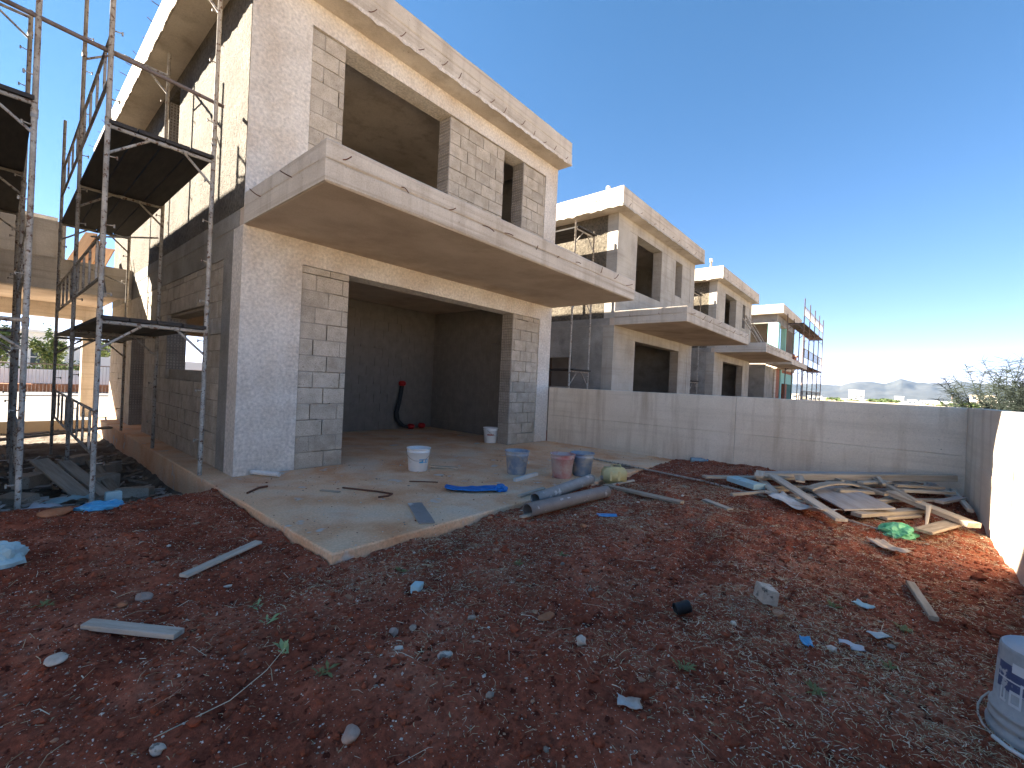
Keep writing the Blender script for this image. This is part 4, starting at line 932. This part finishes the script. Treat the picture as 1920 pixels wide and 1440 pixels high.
# bits of grit on the patio
x = RS.uniform(XP, HW, 1500); y = RS.uniform(-PP, 0, 1500) ** 1 ; sz = np.exp(RS.normal(-5.3, .5, len(x)))
_sz = soilz; soilz = lambda a, b, detail=True: np.zeros_like(a); scatter('grit', 'grit and mortar crumbs on the patio slab', 'grit', ['pebble1', 'pebble2', 'pebble3', 'clod'], x, y, sz, OV_, OF_, probs=[.35, .2, .25, .2]); soilz = _sz
# straw: bent two-segment blades
def blades(name, label, cat, mats, x, y, L, w, lift, probs=None, up=(.0, .25)):
    n = len(x); z = soilz(x, y) + lift; a = RS.uniform(0, 6.283, n); a2 = a + RS.normal(0, .5, n); e1 = RS.uniform(up[0], up[1], n); e2 = e1 - RS.uniform(.1, .5, n)
    d1 = np.stack([np.cos(a) * np.cos(e1), np.sin(a) * np.cos(e1), np.sin(e1)], 1); d2 = np.stack([np.cos(a2) * np.cos(e2), np.sin(a2) * np.cos(e2), np.sin(e2)], 1)
    p0 = np.stack([x, y, z], 1); p1 = p0 + d1 * (L / 2)[:, None]; p2 = p1 + d2 * (L / 2)[:, None]
    sd = np.stack([-np.sin(a), np.cos(a), RS.uniform(-.6, .6, n)], 1) * (w / 2)[:, None]
    vs = np.stack([p0 - sd, p0 + sd, p1 - sd, p1 + sd, p2 - sd * .4, p2 + sd * .4], 1).reshape(-1, 3)
    fs = (np.array([(0, 2, 3, 1), (2, 4, 5, 3)])[None] + (np.arange(n) * 6)[:, None, None]).reshape(-1, 4)
    me = bpy.data.meshes.new(name); me.from_pydata(vs.tolist(), [], fs.tolist())
    for m in mats: me.materials.append(MATS[m])
    me.polygons.foreach_set('material_index', np.repeat(RS.choice(len(mats), n, p=probs), 2).tolist()); me.update()
    o = bpy.data.objects.new(name, me); COL.objects.link(o); stuff(o); o['label'] = label; o['category'] = cat; return o
x, y = yard_pts(420000)
dens = np.clip(vnoise(x, y, .9) * .9 + vnoise(x + 4, y, 2.7) * .6 - .52, 0, 1) * (.25 + .95 * sstep(-1.2, 1.5, x)) * (.5 + .5 * sstep(-.8, -2.5, y))
dens = dens + .38 * np.exp(-((x - 2.6) / 1.6) ** 2 - ((y + 5.9) / .7) ** 2) + .45 * np.exp(-((x + .1) / .9) ** 2 - ((y + 3.45) / .22) ** 2) + .02
ok = RS.rand(len(x)) < dens * 1.05; x, y = x[ok], y[ok]
blades('dry_grass', 'dead straw and dry grass clippings strewn over the soil', 'dry grass', ['straw1', 'straw2', 'straw3'], x, y, np.exp(RS.normal(-3.7, .5, len(x))), np.exp(RS.normal(-6.2, .3, len(x))), .006, [.45, .35, .2])
# a few longer stems
x, y = yard_pts(700); blades('dry_stems', 'longer dry stems lying loosely on the soil', 'dry grass', ['straw1', 'straw3'], x, y, np.exp(RS.normal(-2.2, .35, len(x))), np.full(len(x), .0028), .012)
# green weeds
def weed(label, x, y, n, s, seed, mat='weed', up=.8):
    R = random.Random(seed); mb = MB()
    for i in range(n):
        a = R.uniform(0, 6.28); L = s * R.uniform(.5, 1.1); e = R.uniform(.15, up); b = Vector((R.uniform(-.02, .02), R.uniform(-.02, .02), 0)); d = Vector((math.cos(a) * math.cos(e), math.sin(a) * math.cos(e), math.sin(e))); sd = Vector((-math.sin(a), math.cos(a), .2)) * L * .13
        m = b + d * L * .55; t = b + d * L + Vector((0, 0, -L * .2))
        mb.add([b - sd * .2, b + sd * .2, m + sd, m - sd, t], [(0, 1, 2, 3), (3, 2, 4)])
    o = mb.build('weed', mat); o.location = G(x, y, .005); return tag(o, label, 'weed', 'green weeds in the soil')
for i, (x, y, l) in enumerate([(.62, -6.02, 'feathery green weed in the lower right foreground'), (1.15, -6.28, 'low green tuft left of the upturned bucket'), (1.7, -6.35, 'green tuft between stick and wrappers'), (1.72, -6.0, 'dark green sprig right of the mortar lump'),
        (-1.35, -4.75, 'grey green weed near the bottom left edge'), (-.95, -4.3, 'sparse weed by the long twig'), (.0, -3.55, 'green sprout just off the patio corner'), (.7, -4.1, 'green sprout below the trowel plate'), (1.1, -4.25, 'small green plant before the pipes'), (-1.75, -2.55, 'tuft of grass at the left edge of the soil'), (.3, -5.5, 'pale weed in the bottom centre')]):
    weed(l, x, y, 16, .065, i, 'weed')
for i, (x, y, l, s) in enumerate([(-.9, -3.35, 'light green torn leaf standing on the soil', .07), (-.93, -3.62, 'pale leaf scrap beside white rubbish', .08), (-1.0, -4.0, 'bright green lobed leaf with a long stalk', .09)]): weed(l, x, y, 6, s, 70 + i, 'leafgreen', 1.1)
o = MB().tube([G(-1.55, -4.2, .02), G(-1.3, -4.2, .03), G(-1.12, -4.1, .035), G(-.98, -3.98, .03)], [.0022, .002, .0018, .0012], 5).build('twig', 'straw3'); tag(o, 'long thin pale twig on the soil at lower left', 'twig')

# ------------------------------------------------------------------ fourth house, turquoise insulation, with its scaffold
h4 = empty('insulated_house', (29.8, -.6, -.15)); tag(h4, 'far house with turquoise insulation boards and red brick infill', 'house', 'unfinished houses in a row')
def b4(nm, mat, x0, x1, y0, y1, z0, z1, par=None): return MB().box(x0, x1, y0, y1, z0, z1).build(nm, mat, par or h4)
# local coordinates, z measured from -.15
b4('roof_slab', 'concrete', 0, 7.4, -.4, 9, 6.64, 7.2); b4('floor_slab', 'concrete', .5, 7.2, -.1, 9, 3.2, 3.5)
b4('beam', 'sidegrey', .45, 7.2, .0, .3, 6.1, 6.637); b4('beam', 'sidegrey', .45, .75, .3, 9, 6.1, 6.637)
b4('column', 'turq', .45, 1.0, -.1, .5, 3.5, 6.097); b4('column', 'turq', 3.6, 4.0, .0, .3, 3.5, 6.097); b4('column', 'turq', 6.8, 7.2, .0, .3, 3.5, 6.097)
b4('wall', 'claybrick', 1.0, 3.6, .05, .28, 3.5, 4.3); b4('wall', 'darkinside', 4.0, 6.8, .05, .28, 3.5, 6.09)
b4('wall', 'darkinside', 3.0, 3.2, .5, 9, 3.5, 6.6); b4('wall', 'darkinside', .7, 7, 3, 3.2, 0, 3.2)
b4('wall', 'claybrick', .6, .9, 3.0, 9, 3.5, 4.4); b4('column', 'concrete', .45, .9, 0, .45, 0, 3.197); b4('column', 'turq', 2.3, 2.7, -.02, .3, 0, 3.197)
b4('wall', 'claybrick', .9, 2.3, .05, .28, 0, 3.19); b4('beam', 'turq', 2.7, 7.2, -.02, .28, 2.3, 3.0); b4('wall', 'claybrick', 2.7, 7.2, .0, .26, 3.003, 3.197); b4('wall', 'claybrick', 4.4, 5.2, .05, .28, 0, 2.297); b4('column', 'turq', 6.8, 7.2, .0, .3, 0, 2.297)
b4('balcony_slab', 'concrete', -3.0, 2.9, -1.4, -.11, 3.25, 3.55); b4('wall', 'sidegrey', -3.0, -2.8, -.1, 5, 0, 3.24); b4('wall', 'sidegrey', -2.8, .44, .1, .3, 0, 3.24)
# scaffold along the front of the far house: frames across y
def front_scaffold(label, x0, n, bay, ya, yb, top, levels):
    r = empty('scaffold', (x0, ya, -.15)); tag(r, label, 'scaffold'); rr = .03
    def P(mb, nm, mat='darksteel'): mb.v = [(v[0] - x0, v[1] - ya, v[2] + .15) for v in mb.v]; return mb.build(nm, mat, r)
    for k in range(n + 1):
        x = x0 + k * bay
        P(MB().tube([(x, ya, -.15), (x, ya, top)], rr, 8), 'post'); P(MB().tube([(x, yb, -.15), (x, yb, top - .9)], rr, 8), 'post')
        for z in levels:
            mb = MB(); mb.tube([(x, ya, z), (x, yb, z)], .025, 7); mb.tube([(x, ya, z - .35), (x, ya + (yb - ya) * .4, z)], .02, 6); mb.tube([(x, yb, z - .35), (x, yb - (yb - ya) * .4, z)], .02, 6); P(mb, 'transom')
    for z in levels[1:]:
        for i in range(3):
            w = (yb - ya) / 3; P(MB().box(x0, x0 + n * bay, ya + i * w + .01, ya + (i + 1) * w - .01, z + .03, z + .08), 'deck_board', 'deck')
    for k in range(n):
        xa, xb = x0 + k * bay, x0 + (k + 1) * bay
        for z in [l + 1.1 for l in levels]:
            mb = MB(); mb.tube([(xa, ya, z), (xb, ya, z)], .022, 6); mb.tube([(xa, ya, z - .55), (xb, ya, z - .55)], .022, 6)
            for i in range(5): xx = xa + bay * (.14 + .18 * i); mb.tube([(xx, ya, z), (xx, ya, z - .55)], .016, 5)
            P(mb, 'guard_rail', 'paintedsteel')
    return r
front_scaffold('tall scaffold with three decks along the front of the turquoise house', 31.0, 4, 2.5, -1.95, -1.05, 7.5, (.6, 3.3, 5.9))
# pile of bricks on the balcony of the far house
bk = empty('brick_pile', (29.8, -1.35, 3.4)); tag(bk, 'untidy pile of red bricks on the far balcony', 'bricks')
R = random.Random(3)
for i in range(26):
    o = MB().box(-.17, .17, -.1, .1, -.06, .06).build('brick', 'claybrick', bk); o.location = (R.uniform(-1.0, 1.0), R.uniform(-.35, .35), .08 + .13 * (i // 9) + R.uniform(0, .04)); o.rotation_euler = (R.uniform(-.2, .2), R.uniform(-.2, .2), R.uniform(0, 3))
# slim scaffolds beside the second and third house
def side_scaffold(label, x0):
    r = empty('scaffold', (x0 - .9, .6, -.15)); tag(r, label, 'scaffold')
    def P(mb, nm, mat='paintedsteel'): mb.v = [(v[0] - x0 + .9, v[1] - .6, v[2] + .15) for v in mb.v]; return mb.build(nm, mat, r)
    for y in (.6, 3.1):
        for xx in (x0 - .35, x0 - 1.35): P(MB().tube([(xx, y, -.15), (xx, y, 5.95)], .026, 8), 'post')
        for z in (1.75, 3.9, 5.75):
            mb = MB(); mb.tube([(x0 - .35, y, z), (x0 - 1.35, y, z)], .022, 7); mb.tube([(x0 - .35, y, z - .4), (x0 - .75, y, z)], .016, 6); mb.tube([(x0 - 1.35, y, z - .4), (x0 - .95, y, z)], .016, 6); P(mb, 'transom')
    for z in (1.75, 5.75):
        for i in range(3): P(MB().box(x0 - 1.3 + i * .32, x0 - 1.0 + i * .32, .5, 3.2, z + .03, z + .07), 'deck_board', 'deck')
side_scaffold('narrow scaffold in the gap before the second house', 9.8); side_scaffold('narrow scaffold in the gap before the third house', 19.55)
mbp = empty('steel_rod_bundle', (25.0, -.9, 3.4)); tag(mbp, 'bundle of steel props leaning against the third house', 'rods')
for i in range(7):
    a = i * .22; MB().tube([(a - .5, -.3 - .05 * (i % 3), 0), (a - .9 + .12 * (i % 3), .85, 2.0 + .25 * (i % 2))], .028, 6).build('prop', 'paintedsteel', mbp)

# ------------------------------------------------------------------ street scene seen through the gap at left
sh = empty('street_house', (1, 40, -.4)); tag(sh, 'white modern house across the street, seen through the gap', 'house')
def sp(nm, mat, *b, par=None): mb = MB().box(*b); mb.v = [(v[0] - 1, v[1] - 40, v[2] + .4) for v in mb.v]; return mb.build(nm, mat, par or sh)
sp('wall', 'wallwhite', -6, 1.4, 40, 48, -.4, 3.4); sp('wall', 'wallwhite', 1.404, 7, 41, 48, -.4, 2.6)
sp('roof', 'wallwhite', -6.2, 1.5, 39.8, 48.1, 3.404, 3.6)
for a in (-4.6, -2.4, -.4): o = sp('window', 'glass', a, a + .9, 39.96, 39.998, 1.1, 2.2); sp('frame', 'wallwhite', a - .06, a + .96, 39.94, 39.958, 1.62, 1.68, par=None)
sw_ = empty('street_wall', (2, 31, -.3)); tag(sw_, 'low white garden wall across the street', 'wall')
mb = MB().box(-.6, 6, 0, .2, 0, 2.1); mb.build('panel', 'wallwhite', sw_); mb = MB().box(-8, -.604, .02, .2, 0, 1.2); mb.build('panel', 'wallwhite', sw_)
fe = empty('mesh_fence', (-.5, 21.2, -.2)); tag(fe, 'dark wire mesh fence panels standing on the pavement', 'fence')
for k in range(4):
    x0 = -3 + k * 2.2; mb = MB(); mb.tube([(x0, 0, 0), (x0, 0, 1.5)], .025, 6); mb.tube([(x0 + 2.1, 0, 0), (x0 + 2.1, 0, 1.5)], .025, 6); mb.tube([(x0, 0, 1.45), (x0 + 2.1, 0, 1.45)], .025, 6); mb.tube([(x0, 0, .1), (x0 + 2.1, 0, .1)], .025, 6)
    for i in range(18): mb.tube([(x0 + .11 * (i + 1), 0, .1), (x0 + .11 * (i + 1), 0, 1.45)], .005, 4)
    mb.build('panel', 'darksteel', fe)
GRV = 'grass and soil banks'
mb = MB().box(-20, 20, 29.2, 30.6, -.5, .1); struct(mb.build('verge', 'stoneorange'))
def leafy(name, label, loc, h, rx, rz_, n, leaf, mat, trunk=.08, seed=1, cat='tree', group=None, crown0=.35):
    r = empty(name, loc); tag(r, label, cat, group); R = np.random.RandomState(seed)
    mb = MB(); mb.tube([(0, 0, 0), (.03 * h * .1, 0, h * .3), (0, .02 * h * .1, h * .75)], [trunk, trunk * .75, trunk * .25], 7)
    for i in range(7):
        a = R.uniform(0, 6.28); z = h * R.uniform(.25, .6); mb.tube([(0, 0, z), (math.cos(a) * rx * .35, math.sin(a) * rx * .35, z + h * .12), (math.cos(a) * rx * .7, math.sin(a) * rx * .7, z + h * .2)], [trunk * .4, trunk * .25, trunk * .08], 5)
    mb.build('trunk', 'bark', r)
    # leaves gathered in clumps inside an uneven ellipsoid
    nc = max(6, n // 70); c = R.normal(0, 1, (nc, 3)); c /= np.linalg.norm(c, axis=1)[:, None]; c *= R.uniform(.35, 1, (nc, 1)); c *= np.array([rx, rx, rz_]); c[:, 2] += h * crown0 + rz_
    p = c[R.randint(0, nc, n)] + R.normal(0, .17, (n, 3)) * np.array([rx, rx, rz_])
    a = R.uniform(0, 6.28, n); e = R.uniform(-.9, .9, n); d = np.stack([np.cos(a) * np.cos(e), np.sin(a) * np.cos(e), np.sin(e)], 1); s = np.cross(d, R.normal(0, 1, (n, 3))); s /= np.linalg.norm(s, axis=1)[:, None]
    L = leaf * R.uniform(.6, 1.3, n)[:, None]
    vs = np.stack([p - d * L, p + s * L * .4, p + d * L, p - s * L * .4], 1).reshape(-1, 3); fs = np.arange(n * 4).reshape(-1, 4)
    me = bpy.data.meshes.new('crown'); me.from_pydata(vs.tolist(), [], fs.tolist()); me.materials.append(MATS[mat]); o = bpy.data.objects.new('crown', me); COL.objects.link(o); o.parent = r
    return r
leafy('street_tree', 'yellow green young tree across the street beside the white house', (.1, 32, -.3), 3.3, .7, 1.2, 1500, .12, 'foliagelight', seed=2, group='trees across the street')
leafy('street_tree', 'green tree at the left edge behind the scaffold posts', (-2.0, 33, -.3), 3.6, 1.0, 1.4, 1800, .13, 'foliage', seed=3, group='trees across the street')
leafy('street_tree', 'bright small tree right of the white garden wall', (2.5, 34, -.3), 3.4, .7, 1.2, 1400, .12, 'foliagelight', seed=4, group='trees across the street')
leafy('hedge', 'dark hedge along the white house front', (1.0, 36, -.3), 2.0, 2.6, .8, 2600, .12, 'foliage', seed=5, cat='hedge', crown0=.1)

# ------------------------------------------------------------------ wispy bush behind the boundary walls
def wispy(label, loc, h, n, seed, lean):
    r = empty('wispy_bush', loc); tag(r, label, 'bush', 'wispy bushes behind the wall'); R = random.Random(seed); mb = MB(); lf = MB()
    for i in range(n):
        a = R.uniform(0, 6.28); sp_ = R.uniform(.05, .45); L = h * R.uniform(.6, 1.05); p = Vector((R.uniform(-.12, .12), R.uniform(-.12, .12), 0)); pts = [p.copy()]
        d = Vector((math.cos(a) * sp_ + lean[0], math.sin(a) * sp_ + lean[1], 1)).normalized()
        for k in range(7):
            d = (d + Vector((R.uniform(-.22, .22), R.uniform(-.22, .22), R.uniform(-.15, .08)))).normalized(); p = p + d * L / 7; pts.append(p.copy())
        mb.tube(pts, [.022 * (1 - .8 * k / 7) for k in range(8)], 5)
        for k in range(2, 8):
            for s in range(40):
                b = pts[k - 1].lerp(pts[k], R.random()); aa = R.uniform(0, 6.28); e = R.uniform(-.3, .9); l = R.uniform(.1, .32); dd = Vector((math.cos(aa) * math.cos(e), math.sin(aa) * math.cos(e), math.sin(e)))
                lf.tube([b, b + dd * l * .5, b + dd * l + Vector((0, 0, -.02))], [.005, .0042, .002], 3, cap=False)
    mb.build('branches', 'bushgrey', r); lf.build('twigs', 'bushgrey', r); return r
wispy('wispy grey-green bush rising behind the corner of the walls', (14.4, -8.25, -.5), 2.9, 22, 1, (.0, -.05))
wispy('second wispy bush further right behind the sunlit wall', (14.7, -8.65, -.5), 3.2, 26, 2, (.0, -.1))
wispy('tall wispy bush cut by the right picture edge', (15.0, -9.0, -.5), 3.6, 26, 3, (.0, -.05))

# ------------------------------------------------------------------ distant town
def far_house(label, x, y, w, d, h, mat, floors=2, base=-3.0, bays=3, name='town_building'):
    r = empty(name, (x, y, base)); tag(r, label, 'building', 'buildings of the distant town')
    w = w * .62; d = d * .6; MB().box(0, d, -w / 2, w / 2, 0, h).build('wall', mat, r); MB().box(-.4, d + .4, -w / 2 - .4, w / 2 + .4, h + .004, h + .5).build('roof', mat, r)
    fh = (h - .5) / floors
    for i in range(floors):
        for j in range(bays):
            y0 = -w / 2 + w * (j + .2) / bays; MB().box(-.08, -.002, y0, y0 + w * .6 / bays, .6 + i * fh + fh * .2, .6 + i * fh + fh * .75).build('window', 'glass', r)
        if floors > 3: MB().box(-1.2, -.09, -w / 2, w / 2 * .6, i * fh + .2, i * fh + .5).build('balcony', mat, r)
    return r
far_house('tall white apartment block alone in the distance', 631, 23.2, 22, 16, 13.6, 'wallwhite', 5, bays=3)
far_house('white cubic house right of the tall distant block', 689, -14, 13, 10, 9, 'wallwhite', 3, bays=3)
far_house('low white distant house beside the cubic one', 564, -22, 10, 9, 5.2, 'wallwhite', 1, bays=2)
far_house('low pale roof right in the distance', 613, -33.5, 12, 9, 5.4, 'wallcream', 1, bays=3)
far_house('small white shed under the mast in the distance', 419, -37, 9, 7, 4.6, 'wallwhite', 1, bays=2)
far_house('beige blocky building behind the wispy bushes', 376, -48, 17, 12, 9.4, 'wallcream', 3, bays=4)
far_house('low white house left of the tall distant block', 613, 44, 12, 9, 3.0, 'wallwhite', 1, bays=2)
far_house('white far roofline between block and cubic house', 645, 6.5, 10, 8, 3.0, 'wallwhite', 1, bays=2)
far_house('white houses seen through the far scaffold', 360, 33, 12, 9, 4.6, 'wallwhite', 1, bays=3)
far_house('pale house seen low through the far scaffold', 308, 40, 14, 9, 5.2, 'wallcream', 2, bays=3)
far_house('white low building right of the beige one', 444, -66, 12, 9, 7, 'wallwhite', 2, bays=3)
far_house('thin white far terrace below the mountains', 828, -54, 16, 9, 6, 'wallwhite', 2, bays=4)
o = MB().tube([(420, -38, -3), (420, -38, 7.6)], [.5, .3], 6).build('mast', 'darksteel'); tag(o, 'thin dark mast in the distance', 'mast')
for i, (x, y, h, rx) in enumerate([(480, -5, 6, 7), (470, 3, 5, 6), (520, 20, 4.5, 8), (500, 34, 5, 8), (400, -28, 4.5, 6), (360, -34, 4.2, 7), (330, -38, 5, 6), (640, -50, 6, 9), (560, 0, 5, 9), (340, 22, 4, 7), (390, -52, 5.5, 6)]):
    leafy('far_tree', ['dark rounded tree clump right of the tall distant block', 'green clump touching the tall distant block', 'low green trees left in the far town', 'far trees at the foot of the mountains behind the scaffold', 'green tree near the distant mast', 'green clump left of the beige building', 'dark clump beside the bushes', 'far green row under the right mountains', 'hazy tree in front of the far houses', 'low trees seen between scaffold posts', 'dark trees right of the beige building'][i], (x, y, -3), h, rx, h * .4, 700, .8, 'foliage', trunk=.3, seed=80 + i, group='trees in the distant town', crown0=.15)

# ------------------------------------------------------------------ mountains
prof = [(60, .9), (70, 1.2), (78, 1.1), (84.4, 1.29), (86, 1.18), (87, 1.56), (88.3, 1.66), (89.6, 1.49), (90.7, 1.98), (91.9, 1.68), (93.4, 1.63), (94.8, 1.87), (95.8, 1.71), (98.6, 1.54), (104, 1.7), (112, 1.3), (120, 1.0), (135, .6)]
az = np.linspace(60, 135, 500); el = 1.12 * np.interp(az, [a for a, _ in prof], [b for _, b in prof])
rad = np.linspace(7000, 11500, 40)
A_, R_ = np.meshgrid(np.radians(az), rad)
t = (rad - 7000) / 4500; shp = np.interp(t, [0, .1, .45, .6, 1], [-.02, .12, .62, 1.0, .5])
Hm = np.tan(np.radians(el))[None] * 9700 * shp[:, None]
Hm = Hm * (1 + .35 * (vnoise(np.degrees(A_) * 1.1, R_ / 900, 1.0) - .5) * (1 - np.exp(-((t - .6) / .06) ** 2))[:, None]) + 14 * (vnoise(np.degrees(A_) * 4.1, R_ / 260, 1.0) - .5) * shp[:, None]
MX = CAMP.x + np.sin(A_) * R_; MY = CAMP.y + np.cos(A_) * R_
idx = np.arange(A_.size).reshape(A_.shape)
F = np.stack([idx[:-1, :-1].ravel(), idx[1:, :-1].ravel(), idx[1:, 1:].ravel(), idx[:-1, 1:].ravel()], 1)
me = bpy.data.meshes.new('mountains'); me.from_pydata(np.stack([MX.ravel(), MY.ravel(), Hm.ravel() - .5], 1).tolist(), [], F.tolist()); me.materials.append(MATS['mountain'])
me.polygons.foreach_set('use_smooth', [True] * len(me.polygons)); me.update()
o = bpy.data.objects.new('mountains', me); COL.objects.link(o); struct(o)

# ------------------------------------------------------------------ haze
hz = MB().box(-13200, 13200, -13200, 13200, -1.7, 460).build('haze', 'field'); hz.data.materials.clear(); stuff(hz)
hm = bpy.data.materials.new('haze'); hm.use_nodes = True; ht = hm.node_tree
for n_ in list(ht.nodes): ht.nodes.remove(n_)
ho = ht.nodes.new('ShaderNodeOutputMaterial'); hv = ht.nodes.new('ShaderNodeVolumePrincipled')
hv.inputs['Color'].default_value = (.35, .6, 1.0, 1); hv.inputs['Density'].default_value = 2.0e-5; hv.inputs['Anisotropy'].default_value = 0.2
ht.links.new(hv.outputs[0], ho.inputs['Volume']); hz.data.materials.append(hm)
